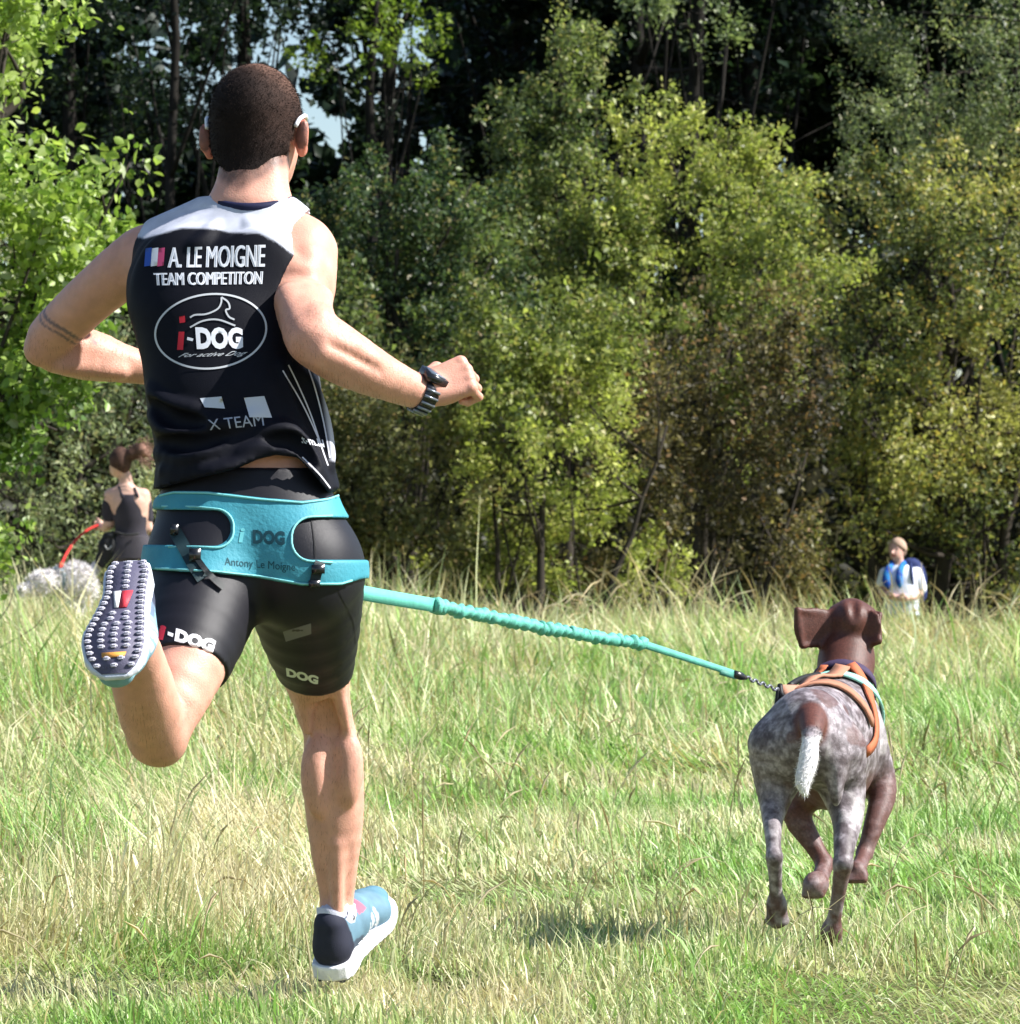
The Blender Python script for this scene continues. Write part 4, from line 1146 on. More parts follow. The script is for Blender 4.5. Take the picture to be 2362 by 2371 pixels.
    for ix in range(20):
        x = .012+ix*.0136
        wv = float(shoe_half(x))-.007; nlug = max(1, int(round(2*wv/.0172)))
        for j in range(nlug):
            y = 0 if nlug == 1 else -wv+2*wv*j/(nlug-1)
            if .088 < x < .135 and abs(y) < .018: continue           # mid-foot emblem
            if .243 < x < .256 and abs(y) < .022: continue           # toe mark
            z = float(np.interp(x, [-.02, 0, .03, .2, .26, .3], [.012, .006, 0, 0, .006, .018]))-.0038
            o = link('lug', lug, lm, s)
            M = np.eye(4); M[:3, :3] = R.T; M[:3, 3] = T((x, y+float(shoe_mid(x, side)), z))-base(s)
            o.matrix_local = Matrix(M.tolist())
    def plate(name, pts, z, col):
        pts = np.array(pts, float); n = len(pts)
        V = np.concatenate([np.column_stack([pts, np.full(n, z)]), np.column_stack([pts, np.full(n, z-.002)])])
        F = [np.array([list(range(n))]), np.array([list(range(2*n-1, n-1, -1))]), np.array([[k, n+k, n+(k+1) % n, (k+1) % n] for k in range(n)])]
        part(name, T(V), F, M_RUB, s, col=np.ones((len(V), 3))*np.array(col), smooth=False)
    plate('emblem', [(.092, -.016), (.134, -.010), (.134, .002), (.092, .002)], -.0024, (.62, .04, .06))
    plate('emblem', [(.092, .0035), (.134, .0035), (.134, .010), (.092, .016)], -.0024, (.75, .74, .74))
    plate('toe_mark', [(.244, -.020), (.255, -.018), (.255, .018), (.244, .020)], .0025, (.62, .28, .05))
    return s
# landing right shoe: heel down, toe raised and turned out
Rr = frame((.075, .20, .105), (-.10, -.35, .93))
Or = P(762, 2278, 8.055)
make_shoe(Or, Rr, -1, 'blue-grey running shoe with dark heel and white sole striking the grass', dict(mid=(.78, .78, .82), upper=(.12, .22, .29), heel=(.02, .022, .04), toe=(.10, .22, .30), stripe=(.70, .71, .72), out=(.16, .15, .22)), False)
# trailing left shoe: sole to the viewer, toe down
hl_, tl_ = P(300, 1292, 7.105), P(256, 1552, 6.875)
Rl = frame(tl_-hl_, (.10, .72, -.60))
make_shoe(hl_, Rl, 1, 'trailing running shoe showing its studded grey sole', dict(mid=(.62, .66, .74), upper=(.22, .38, .48), heel=(.05, .06, .10), toe=(.2, .38, .46), stripe=(.7, .72, .74), out=(.085, .08, .13)), True)
# socks
for pts, rr, nm in (([P(780, 2098, 8.08), P(782, 2125, 8.08), Or+np.array([.064, 0, .115])@Rr, Or+np.array([.068, 0, .08])@Rr], [.0345, .0355, .031, .024], 'sock'), ([P(306, 1462, 7.215), P(302, 1420, 7.185), P(300, 1380, 7.15)], [.039, .038, .040], 'sock')):
    a, b = tube(smoothpath(pts, 4), np.interp(np.linspace(0, 1, 4*(len(pts)-1)+1), np.linspace(0, 1, len(rr)), rr), 20)
    part(nm, a, b, M_VC, RUN, col=np.ones((len(a), 3))*np.array([.60, .60, .70]))

# ---- wristwatch on the right wrist
wd = nrm(R_ARM[-1]-R_ARM[-2]); wc = P(981, 914, 7.805)
WT = thing('wristwatch', wc, 'chunky black digital watch on the right wrist of the runner', 'watch')
wu = nrm(np.array([.25, -.35, .9])-wd*np.dot([.25, -.35, .9], wd)); ws = np.cross(wd, wu)
thc = np.linspace(0, 2*math.pi, 33)[:-1]
ringp = [wc+(wu*math.cos(t)*.034+ws*math.sin(t)*.031) for t in thc]
V = []
for p_, t in zip(ringp, thc):
    o_ = wu*math.cos(t)+ws*math.sin(t)
    for dx, dr in ((-.014, 0), (.014, 0), (.014, -.006), (-.014, -.006)): V.append(p_+wd*dx+o_*dr)
F = [[4*i+k, 4*i+(k+1) % 4, 4*((i+1) % 32)+(k+1) % 4, 4*((i+1) % 32)+k] for i in range(32) for k in range(4)]
part('strap', np.array(V), np.array(F), M_PLAST, WT, smooth=False)
for k in range(7):
    t = 1.0+k*.36; o_ = wu*math.cos(t)*.0352+ws*math.sin(t)*.0322
    a, b = tube([wc+o_-wd*.014, wc+o_+wd*.014], .0026, 6); part('strap_ridge', a, b, mat('steel_grey', (.22, .25, .30), rough=.3, metal=.6) if k == 0 else bpy.data.materials['steel_grey'], WT)
def boxpts(c, ax, h):
    V = np.array([c+ax[0]*h[0]*sx+ax[1]*h[1]*sy+ax[2]*h[2]*sz for sx in (-1, 1) for sy in (-1, 1) for sz in (-1, 1)])
    return V, np.array([[0, 1, 3, 2], [4, 6, 7, 5], [0, 4, 5, 1], [2, 3, 7, 6], [0, 2, 6, 4], [1, 5, 7, 3]])
a, b = boxpts(wc+wu*.038, (wd, ws, wu), (.021, .021, .0065)); part('case', a, b, M_PLAST, WT, smooth=False)
a, b = boxpts(wc+wu*.0452, (wd, ws, wu), (.016, .016, .0012)); part('display', a, b, mat('watch_glass', (.10, .13, .17), rough=.12, spec=.7), WT, smooth=False)

# ---- sports glasses: white arms over the ears
GL = thing('eyeglasses', H(0, .10, .008), 'white-armed sports glasses worn by the runner', 'glasses')
for s in (-1, 1):
    a, b = tube(smoothpath([H(s*.062, .100, .010), H(s*.080, .05, .012), H(s*.092, .0, .012), H(s*.088, -.022, .004), H(s*.084, -.034, -.010)], 4), .0042, 8)
    part('temple_arm', a, b, mat('white_plastic', (.75, .76, .80), rough=.3) if s < 0 else bpy.data.materials['white_plastic'], GL)
    a, b = tube(smoothpath([H(s*.062, .100, .010), H(s*.045, .112, .002), H(s*.014, .122, .0)], 4), .012, 8, flat=(HR[1], .2))
    part('lens', a, b, M_PLAST, GL)

# ---- canicross belt: two bands, centre panel, oval openings, straps
TEAL = np.array([.045, .265, .34])
bf = pelvis_field((-.87, 7.56, .60), (-.20, 8.10, .96), .0042, .0115, legs=True)
inner = pelvis_field((-.87, 7.56, .60), (-.20, 8.10, .96), .0042, .001, legs=True)
bf.v = np.maximum(bf.v, -inner.v)
def belt_cut(x, y, z):
    u = U0+x/7.68*F_PX+0*y+0*z; v = VH-(z-CAMZ)/7.68*F_PX+0*x+0*y
    yy = y+0*x+0*z
    topv = np.interp(u, [330, 360, 400, 480, 600, 700, 760, 800], [1172, 1146, 1136, 1137, 1152, 1160, 1152, 1138])
    botv = np.interp(u, [330, 400, 500, 600, 700, 790, 840], [1318, 1322, 1327, 1338, 1356, 1356, 1340])
    # keep the band low at the sides/front where the legs swing
    d = np.maximum(topv-v, v-botv)
    # left opening
    def slot(u0, u1, v0, v1, r, sl):
        cx, cy = (u0+u1)/2, (v0+v1)/2
        dx = np.maximum(np.abs(u-cx)-((u1-u0)/2-r), 0); dy = np.maximum(np.abs(v-cy-sl*(u-cx))-((v1-v0)/2-r), 0)
        return np.sqrt(dx*dx+dy*dy)-r
    s1 = slot(250, 537, 1180, 1262, 38, .02); s2 = slot(680, 960, 1200, 1296, 44, .0)
    s2 = np.maximum(s2, -1e3)
    d = np.maximum(d, np.maximum(-s1, -s2))
    return d/F_PX*7.68
bf.inter_fn(belt_cut)
EV, EF = bf.mesh()
BELT = thing('waist_belt', P(590, 1330, 7.66), 'teal padded canicross belt with oval openings round the hips of the runner', 'belt')
M_TEAL = mat('teal_padding', None, rough=.6, spec=.35, bump=.5, bump_scale=160, vary=.10, vary_scale=25)
belt_o = part('panel', EV, EF, M_TEAL, BELT, col=np.ones((len(EV), 3))*TEAL)
EB = bvh_of(EV, EF)
print_text('DOG', [(585, 1226), (660, 1230), (659, 1263), (586, 1259)], EB, (.006, .05, .07), belt_o, bold=.05, step=6, off=.0008)
print_text('i', [(558, 1222), (568, 1223), (562, 1256), (552, 1256)], EB, (.12, .45, .50), belt_o, bold=.03)
print_text('Antony Le Moigne', [(520, 1290), (684, 1304), (683, 1328), (521, 1314)], EB, (.008, .07, .09), belt_o, bold=.0, step=6, off=.0008)
PIPE = (.20, .58, .60)
def slot_outline(u0, u1, v0, v1, r, sl, side):
    pts = []
    for t in np.linspace(-math.pi/2, math.pi/2, 14):
        q = (u1-r+math.cos(t)*r, (v0+v1)/2+math.copysign(1, math.sin(t))*((v1-v0)/2-r)+math.sin(t)*r) if side > 0 else (u0+r-math.cos(t)*r, (v0+v1)/2+math.copysign(1, math.sin(t))*((v1-v0)/2-r)+math.sin(t)*r)
        pts.append(q)
    pts = np.array(pts); pts[:, 1] += sl*(pts[:, 0]-(u0+u1)/2); return pts
def piping_uv(pts, name='edge_piping', r=.0022):
    W, _ = lay(pts, None, EB, .0022); a, b = tube(W, r, 6); return part(name, a, b, M_TEAL, BELT, col=np.ones((len(a), 3))*np.array(PIPE))
o1 = slot_outline(250, 541, 1176, 1266, 41, .02, 1); o1 = np.vstack([[(375, 1172)], [(450, 1173)], o1, [(460, 1266)], [(390, 1266)]])
piping_uv(o1)
o2 = slot_outline(675, 960, 1196, 1300, 48, 0, -1); o2 = np.vstack([[(770, 1194)], o2, [(770, 1302)]])
piping_uv(o2)
piping_uv([(u, np.interp(u, [330, 360, 400, 480, 600, 700, 760, 800], [1172, 1146, 1136, 1137, 1152, 1160, 1152, 1138])+4) for u in np.linspace(370, 785, 40)])
piping_uv([(u, np.interp(u, [330, 400, 500, 600, 700, 790, 840], [1318, 1322, 1327, 1338, 1356, 1356, 1340])-4) for u in np.linspace(360, 815, 40)])
# black leg straps with buckles
def strap_uv(pts, wid, off, name, col, bv=None):
    return print_line(smoothpath(pts, 6), wid, bv or EB, col, BELT, name, off, mt=M_SHORTS)
AB = bvh_of(*join([(EV, EF), (SV, SF)]))
strap_uv([(404, 1228), (428, 1270), (450, 1310), (470, 1340)], 30, .006, 'leg_strap', (.012, .03, .036), AB)
strap_uv([(444, 1272), (462, 1300), (486, 1330), (520, 1360)], 13, .010, 'leg_strap', (.008, .012, .014), AB)
strap_uv([(742, 1300), (733, 1330), (726, 1362)], 24, .007, 'leg_strap', (.008, .02, .024), AB)
def buckle(u, v, w, h, bv):
    W, _ = lay([(u, v)], None, bv, .010); c = W[0]
    a, b = boxpts(c, (np.array([1, 0, 0.]), np.array([0, 1., 0]), np.array([0, 0, 1.])), (w/1310/2, .006, h/1310/2)); part('buckle', a, b, M_PLAST, BELT, smooth=False)
buckle(452, 1285, 26, 30, AB); buckle(737, 1318, 30, 20, AB); buckle(728, 1352, 26, 16, AB); buckle(404, 1226, 18, 24, AB)
a, b = tube([P(826, 1305, 7.80), P(836, 1318, 7.83), P(826, 1345, 7.85)], .008, 8); part('side_tab', a, b, M_TEAL, BELT, col=np.ones((len(a), 3))*TEAL*.7)
# ================================================================== the dog
BRN = np.array([.085, .030, .021]); ROAN = np.array([.30, .265, .285]); WHT = np.array([.72, .69, .68])
M_COAT = mat('short_coat', None, rough=.5, spec=.35, bump=.45, bump_scale=380, vary=.28, vary_scale=170)
dg = Field((.44, 8.70, -.02), (1.02, 9.95, .82), .005)
def ds(p, r, k=.03): dg.op(ell(p, r), k)
# trunk: rump, loin, ribcage, shoulders
spine = [P(1868, 1665, 9.02), P(1885, 1650, 9.18), P(1910, 1640, 9.36), P(1930, 1630, 9.52)]
dg.op(ell(P(1868, 1715, 9.03), (.088, .12, .095)), .04)
dg.op(cone(P(1870, 1700, 9.05), P(1905, 1690, 9.32), .082, .088), .04)
dg.op(cone(P(1905, 1705, 9.32), P(1935, 1700, 9.52), .098, .100, ((0, 0, 1), 1.15)), .04)
dg.op(ell(P(1928, 1760, 9.45), (.090, .17, .11)), .04)
dg.op(cone(P(1870, 1650, 9.0), P(1925, 1625, 9.5), .030, .034), .05)          # topline
# neck and head
dg.op(cone(P(1945, 1650, 9.55), P(1960, 1530, 9.66), .076, .056), .04)
dg.op(cone(P(1960, 1530, 9.66), P(1968, 1462, 9.70), .056, .049), .03)
HD = P(1972, 1440, 9.70)
dg.op(ell(HD, (.049, .070, .048)), .03)
dg.op(cone(HD+np.array([.004, .06, -.01]), HD+np.array([.012, .155, -.035]), .042, .030), .02)
dg.op(ell(HD+np.array([.013, .165, -.028]), (.018, .016, .014)), .012)
dg.op(ell(HD+np.array([-.002, -.03, .012]), (.030, .05, .034)), .03)
dg.op(cone(HD+np.array([-.001, -.085, .012]), HD+np.array([0, -.03, .062]), .003, .004), .022, 'sub')
for s in (-1, 1): dg.op(ell(HD+np.array([s*.036, -.015, .004]), (.022, .034, .026)), .02)
# left ear streaming out sideways, folded at its end
def rot(rx, ry, rz): return np.array(Matrix.Rotation(rz, 3, 'Z') @ Matrix.Rotation(ry, 3, 'Y') @ Matrix.Rotation(rx, 3, 'X')).T
dg.op(ell(P(1888, 1452, 9.648), (.055, .0060, .044), rot(0, -.06, .42)), .012)
dg.op(cone(P(1938, 1440, 9.685), P(1908, 1445, 9.660), .026, .012, ((0, 1, 0), .5)), .02)
dg.op(cone(P(1844, 1412, 9.627), P(1856, 1495, 9.630), .0055, .005), .012)      # rolled trailing edge
dg.op(cone(P(1860, 1497, 9.632), P(1920, 1488, 9.665), .0035, .0045), .010)
dg.op(cone(P(1850, 1412, 9.628), P(1925, 1425, 9.672), .0035, .006), .010)
# right ear hanging, its tip blown outward
dg.op(ell(P(2016, 1456, 9.640), (.027, .0075, .043), rot(0, .12, -.55)), .006)
dg.op(cone(P(2012, 1428, 9.675), P(2037, 1422, 9.66), .010, .006), .010)
dg.op(cone(P(2000, 1494, 9.645), P(2034, 1484, 9.625), .007, .0075), .008)
dg.op(cone(P(2037, 1424, 9.655), P(2035, 1484, 9.625), .005, .006), .008)
# tail: root, white length, curled tip
TL = [P(1880, 1655, 8.97), P(1880, 1690, 8.89), P(1876, 1730, 8.845), P(1869, 1775, 8.82), P(1859, 1812, 8.805), P(1866, 1842, 8.795)]
chain(dg, TL, [.034, .024, .0205, .0195, .016, .005], .010)
# hind legs: thigh, stifle, gaskin, hock, shank, foot
def leg(pts, rad, k=.022): chain(dg, pts, rad, k)
leg([P(1806, 1730, 9.02), P(1800, 1800, 9.03), P(1792, 1870, 9.0), P(1790, 1935, 8.93), P(1793, 1985, 8.90)], [.068, .050, .029, .0175, .0150])
leg([P(1793, 1985, 8.90), P(1796, 2050, 8.93), P(1798, 2095, 8.955)], [.017, .0135, .0165], .010)
leg([P(1798, 2092, 8.955), P(1800, 2125, 8.975)], [.020, .023], .012)
leg([P(1930, 1740, 9.02), P(1950, 1820, 9.04), P(1962, 1890, 9.0), P(1955, 1960, 8.93), P(1952, 2000, 8.90)], [.070, .050, .034, .0225, .019])
leg([P(1952, 2000, 8.90), P(1940, 2080, 8.93), P(1926, 2156, 8.96)], [.019, .0145, .0160], .010)
leg([P(1926, 2154, 8.96), P(1922, 2178, 8.985)], [.022, .026], .012)
# forelegs: right one reaching, left one folding under the belly
leg([P(1985, 1720, 9.52), P(2022, 1795, 9.55), P(2042, 1845, 9.52), P(2022, 1915, 9.47), P(2002, 1975, 9.45)], [.066, .048, .031, .022, .017])
leg([P(2002, 1975, 9.45), P(1990, 2005, 9.39), P(1984, 2016, 9.36)], [.017, .017, .022], .012)
leg([P(1880, 1790, 9.50), P(1845, 1880, 9.46), P(1880, 1950, 9.44), P(1910, 2000, 9.42)], [.055, .034, .022, .017])
leg([P(1910, 2002, 9.42), P(1898, 2036, 9.37), P(1890, 2048, 9.335)], [.019, .019, .024], .012)
leg([P(1890, 2046, 9.335), P(1884, 2052, 9.32)], [.026, .024], .012)
# toes
for c_, d_ in ((P(1800, 2125, 8.985), (0, 1, 0)), (P(1922, 2172, 8.995), (0, 1, 0)), (P(1984, 2018, 9.35), (-.1, -.3, -.4)), (P(1886, 2054, 9.325), (-.15, -.35, -.35))):
    for k in (-1.5, -.5, .5, 1.5):
        dg.op(cone(c_+np.array([k*.010, 0, -.006]), c_+np.array([k*.011, 0, -.008])+np.array(d_)*.022, .0105, .009), .005)
# muscle hollow between the thighs
dg.op(cone(P(1882, 1740, 8.865), P(1884, 1830, 8.885), .014, .020), .03, 'sub')
dg.op(cone(P(1842, 1740, 8.88), P(1850, 1830, 8.90), .010, .012), .04, 'sub')
dg.op(ell(P(1935, 1800, 8.955), (.018, .02, .06)), .03)
dg.op(cone(P(1868, 1830, 8.86), P(1872, 1900, 8.95), .030, .04), .03, 'sub')
DV, DF = dg.mesh()
n1 = fbm(DV, 9, 3, 3); n2 = fbm(DV, 60, 3, 8); n3 = fbm(DV, 22, 2, 50)
roan = sstep(.38, .62, n2*.65+n1*.35)
tick = sstep(.42, .58, fbm(DV, 120, 2, 77))
c = mix(np.array([.055, .038, .040]), ROAN*1.1, np.clip(.10+.40*roan+.50*tick*(.35+.65*roan), 0, 1))
c = mix(c, BRN, sstep(.64, .67, n1)*.7)                                       # solid liver patches
c = mix(c, WHT, sstep(.62, .72, n3)*.25)
# head, neck, ears solid liver
hn = sstep(9.50, 9.58, DV[:, 1]+.25*(DV[:, 2]-.52))*(DV[:, 2] > .44)
c = mix(c, BRN, np.clip(hn, 0, 1))
du, dv = px_of(DV)
patch = 1-sstep(.034, .048, np.linalg.norm((DV-P(1880, 1668, 8.91))*np.array([1, .8, .75]), axis=1)); c = mix(c, BRN*1.25, patch)   # over the tail root
tl_ = smoothpath(TL, 8); dt = np.min(np.linalg.norm(DV[:, None]-tl_[None, ::2], axis=2), 1) if len(DV) < 60000 else np.min([np.linalg.norm(DV-q, axis=1) for q in tl_], 0)
c = mix(c, np.array([.74, .72, .72]), (1-sstep(.026, .03, dt))*sstep(1700, 1712, dv))
fr = sstep(9.25, 9.32, DV[:, 1])*(1-sstep(.30, .36, DV[:, 2])); c = mix(c, BRN*1.35, fr*.75)
feet = 1-sstep(.05, .16, DV[:, 2]); c = mix(c, mix(BRN*1.5, ROAN, roan*.9), feet*.6)
DOG = thing('dog', (P(1900, 2195, 9.1)[0], 9.15, 0), 'liver and roan pointer running ahead in harness, ears flying', 'dog')
part('body', DV, DF, M_COAT, DOG, col=c)
# short coat: fine hairs lying back, longer fringe on the tail
nb = 60000; sel = rng.integers(0, len(DF), nb); sel = sel[np.min([np.linalg.norm(DV[DF[sel][:, 0]]-q, axis=1) for q in tl_[12:]], 0) < .028]; nb = len(sel); p0 = DV[DF[sel]].mean(1); cf = c[DF[sel][:, 0]]
e1_ = DV[DF[sel][:, 1]]-DV[DF[sel][:, 0]]; e2_ = DV[DF[sel][:, 2]]-DV[DF[sel][:, 0]]
fn_ = np.cross(e1_, e2_); fn_ /= np.linalg.norm(fn_, axis=1)[:, None]+1e-12
onT = np.min([np.linalg.norm(p0-q, axis=1) for q in tl_[10:]], 0) < .03
dd = fn_*.55+np.array([0, -.5, -.45])+rng.normal(0, .25, (nb, 3)); dd -= fn_*np.minimum((dd*fn_).sum(1)-.25, 0)[:, None]; dd /= np.linalg.norm(dd, axis=1)[:, None]
sv = np.cross(dd, fn_); sv /= np.linalg.norm(sv, axis=1)[:, None]+1e-9
ln = np.where(onT, .008, .006)[:, None]*(.6+.8*rng.random(nb))[:, None]
p0 = p0-fn_*.0006
tv3 = np.stack([p0-sv*.0007, p0+sv*.0007, p0+dd*ln], 1).reshape(-1, 3)
part('fur', tv3, np.arange(nb*3).reshape(-1, 3), M_COAT, DOG, col=np.repeat(np.clip(cf*np.exp(rng.normal(0, .3, nb))[:, None], 0, .8), 3, 0), kind='stuff')

# collar and pulling harness, made as bands hugging neck and chest
def hug(pts, w, th_, bvh, name, parent, mt, color, off=.004):
    """flat strap laid along points on a surface (world points nudged to the nearest surface)"""
    P_ = []; N_ = []
    for p in smoothpath(pts, 6):
        h = bvh.find_nearest(Vector(p)); P_.append(np.array(h[0])+np.array(h[1])*off); N_.append(np.array(h[1]))
    P_ = np.array(P_); N_ = np.array(N_); T_ = np.gradient(P_, axis=0); T_ /= np.linalg.norm(T_, axis=1)[:, None]
    S_ = np.cross(N_, T_); S_ /= np.linalg.norm(S_, axis=1)[:, None]
    V = np.stack([P_-S_*w/2, P_+S_*w/2, P_+S_*w/2+N_*th_, P_-S_*w/2+N_*th_], 1).reshape(-1, 3); n = len(P_)
    F = [[4*i+k, 4*i+(k+1) % 4, 4*(i+1)+(k+1) % 4, 4*(i+1)+k] for i in range(n-1) for k in range(4)]+[[3, 2, 1, 0], [4*n-4, 4*n-3, 4*n-2, 4*n-1]]
    return part(name, V, np.array(F), mt, parent, col=np.ones((len(V), 3))*np.array(color), smooth=False)
DB = bvh_of(DV, DF)
def neck_ring(cn, axis, r, a0=0, a1=2*math.pi, n=14):
    ax = nrm(axis); e1 = nrm(np.cross(ax, [0, 0, 1.])); e2 = np.cross(ax, e1)
    return [cn+(e1*math.cos(t)+e2*math.sin(t))*r for t in np.linspace(a0, a1, n)]
COLL = thing('dog_collar', P(1955, 1590, 9.61), 'dark violet collar round the neck of the pointer', 'collar')
hug(neck_ring(P(1954, 1592, 9.61), P(1962, 1520, 9.68)-P(1945, 1650, 9.55), .09), .022, .004, DB, 'band', COLL, M_VC, (.045, .03, .07))
HARN = thing('dog_harness', P(1880, 1600, 9.35), 'tan and orange pulling harness on the back of the pointer', 'harness')
MINT = (.30, .62, .52)
TAN = (.40, .185, .115); ORG = (.48, .135, .06)
hug(neck_ring(P(1947, 1630, 9.565), P(1962, 1520, 9.68)-P(1945, 1680, 9.50), .11), .030, .005, DB, 'neck_band', HARN, M_VC, MINT, off=.005)
hug([P(1828, 1590, 9.20), P(1870, 1560, 9.28), P(1925, 1560, 9.45), P(1950, 1570, 9.56)], .034, .006, DB, 'back_strap', HARN, M_VC, TAN)
hug([P(1960, 1570, 9.58), P(1985, 1620, 9.50), P(2000, 1690, 9.38), P(2000, 1740, 9.26)], .026, .005, DB, 'side_strap', HARN, M_VC, ORG)
hug([P(1925, 1560, 9.58), P(1860, 1590, 9.52), P(1810, 1680, 9.38)], .026, .005, DB, 'side_strap', HARN, M_VC, ORG)
hug([P(1835, 1640, 9.20), P(1880, 1585, 9.22), P(1940, 1600, 9.26), P(1990, 1680, 9.30)], .030, .006, DB, 'loin_strap', HARN, M_VC, TAN)
# raised pad between the back strap and the tow loop
pad = Field(P(1800, 1640, 9.0)-.1, P(1960, 1540, 9.5)+.1, .004)
pad.op(cone(P(1812, 1598, 9.18), P(1940, 1600, 9.40), .012, .012), .01)
pad.op(cone(P(1822, 1612, 9.16), P(1945, 1614, 9.34), .012, .011), .014)
pv, pf = pad.mesh(); part('pad', pv, pf, M_VC, HARN, col=np.ones((len(pv), 3))*np.array([.42, .21, .14]))
a, b = tube(smoothpath([P(1806, 1586, 9.17), P(1812, 1612, 9.15), P(1845, 1626, 9.14), P(1862, 1625, 9.16)], 5), .006, 8); part('tow_loop', a, b, M_SHORTS, HARN, col=np.ones((len(a), 3))*.012)
a, b = tube(smoothpath([P(1803, 1598, 9.16), P(1800, 1625, 9.15), P(1797, 1650, 9.16)], 5), .006, 8); part('tow_loop', a, b, M_SHORTS, HARN, col=np.ones((len(a), 3))*.012)
a, b = tube(smoothpath([P(1828, 1588, 9.24), P(1855, 1572, 9.34), P(1895, 1562, 9.46)], 5), .007, 8); part('cord', a, b, M_SHORTS, HARN, col=np.ones((len(a), 3))*.015)
a, b = boxpts(P(1938, 1582, 9.5), (nrm([1, .3, -.4]), nrm([-.3, 1, 0]), nrm([.4, 0, 1])), (.014, .006, .010)); part('buckle', a, b, M_PLAST, HARN, smooth=False)

# ---- bungee line from belt to harness
LINE = thing('bungee_line', P(832, 1372, 8.0), 'mint-green bungee line stretched from the teal belt to the dog harness', 'leash')
M_MINT = mat('mint_webbing', None, rough=.55, spec=.4, bump=.5, bump_scale=500, vary=.12, vary_scale=60)
GRN = np.array([.11, .43, .345])
def lp(u, v, t): return P(u, v, 7.96+1.16*t)
A0 = [lp(745, 1350, -.02), lp(835, 1372, .05), lp(1008, 1402, .24)]
def ribbon(pts, w, th_, up=(0, 0, 1)):
    pts = np.asarray(pts); T_ = np.gradient(pts, axis=0); T_ /= np.linalg.norm(T_, axis=1)[:, None]
    U_ = np.asarray(up)-T_*(T_@np.asarray(up))[:, None]; U_ /= np.linalg.norm(U_, axis=1)[:, None]; S_ = np.cross(T_, U_)
    w = np.broadcast_to(w, (len(pts),))[:, None]
    V = np.stack([pts-U_*w/2-S_*th_/2, pts+U_*w/2-S_*th_/2, pts+U_*w/2+S_*th_/2, pts-U_*w/2+S_*th_/2], 1).reshape(-1, 3); n = len(pts)
    F = [[4*i+k, 4*i+(k+1) % 4, 4*(i+1)+(k+1) % 4, 4*(i+1)+k] for i in range(n-1) for k in range(4)]+[[3, 2, 1, 0], [4*n-4, 4*n-3, 4*n-2, 4*n-1]]
    return V, np.array(F)
a, b = ribbon(smoothpath(A0, 8), np.linspace(.029, .026, 17), .004); part('strap', a, b, M_MINT, LINE, col=np.ones((len(a), 3))*GRN*1.05, smooth=False)
a, b = ribbon([lp(872, 1378, .095), lp(890, 1381, .112)], .018, .009); part('stitching', a, b, M_MINT, LINE, col=np.ones((len(a), 3))*GRN*.25, smooth=False)
# ruched elastic: gathers bulge and pinch
st, en = lp(1004, 1401, .235), lp(1492, 1492, .66); m = 150
tt = np.linspace(0, 1, m); pts = st+(en-st)*tt[:, None]+np.array([0, 0, -1.])*(np.sin(tt*math.pi)*.004)[:, None]
ph = np.cumsum(.55+.35*rng.random(m)); rr = .0108+.0022*np.sin(ph*1.55)+.0012*rng.normal(0, 1, m); rr[:6] = .0145; rr[-5:] = .0125
rr *= np.linspace(1.08, 1.0, m)
pts += np.stack([np.zeros(m), rng.normal(0, .0008, m), rng.normal(0, .0012, m)], 1)
a, b = tube(pts, rr, 12); part('elastic', a, b, M_MINT, LINE, col=np.ones((len(a), 3))*GRN)
a, b = ribbon(smoothpath([lp(1488, 1491, .656), lp(1560, 1514, .74), lp(1640, 1540, .83), lp(1702, 1560, .90)], 6), np.linspace(.0155, .0125, 19), .004); part('webbing', a, b, M_MINT, LINE, col=np.ones((len(a), 3))*GRN*.85, smooth=False)
a, b = ribbon([lp(1668, 1556, .86), lp(1704, 1566, .90)], .012, .004); part('webbing_fold', a, b, M_MINT, LINE, col=np.ones((len(a), 3))*GRN*.55, smooth=False)
M_STEEL = mat('steel', (.35, .36, .40), rough=.35, metal=.9)
a, b = tube([lp(1698, 1560, .895), lp(1716, 1566, .912), lp(1728, 1570, .925)], [.008, .0085, .004], 10); part('snap_hook', a, b, M_PLAST, LINE)
for k in range(9):
    t0, t1 = k/9, (k+1.25)/9
    f0 = lambda t: lp(1728+t*76, 1569+t*30, .925+t*.11)
    a, b = tube(smoothpath([f0(t0), (f0(t0)+f0(t1))/2+np.array([0, 0, .0035*(-1)**k]), f0(t1)], 4), .0028, 6); part('chain_link', a, b, M_STEEL, LINE)
# ================================================================== onlookers
M_COT = mat('cotton', None, rough=.8, spec=.25, vary=.12, vary_scale=14)
# ---- woman in black with a ponytail, looking away (stands 33.6 m off)
Yw = 33.6; zw = float(terrain((285-U0)/F_PX*Yw, Yw))
W_ = lambda u, v, dy=0: P(u, v, Yw+dy)
W1 = thing('person', (W_(285, 1530)[0], Yw, zw), 'woman in black off-shoulder top with ponytail, back turned, holding the red leash', 'person')
f = Field(W_(215, 1545)-np.array([.05, .45, .1]), W_(360, 1000)+np.array([.1, .5, .1]), .008)
hd = W_(277, 1072)
f.op(ell(hd, (.078, .095, .108)), .02); f.op(ell(hd+np.array([-.03, .05, -.05]), (.05, .06, .06)), .03)
f.op(cone(hd+np.array([-.055, .085, -.02]), hd+np.array([-.07, .095, -.04]), .012, .014), .015)
f.op(ell(hd+np.array([.078, .0, -.01]), (.014, .025, .032)), .01)
f.op(cone(W_(290, 1105), W_(294, 1135), .050, .056), .03)
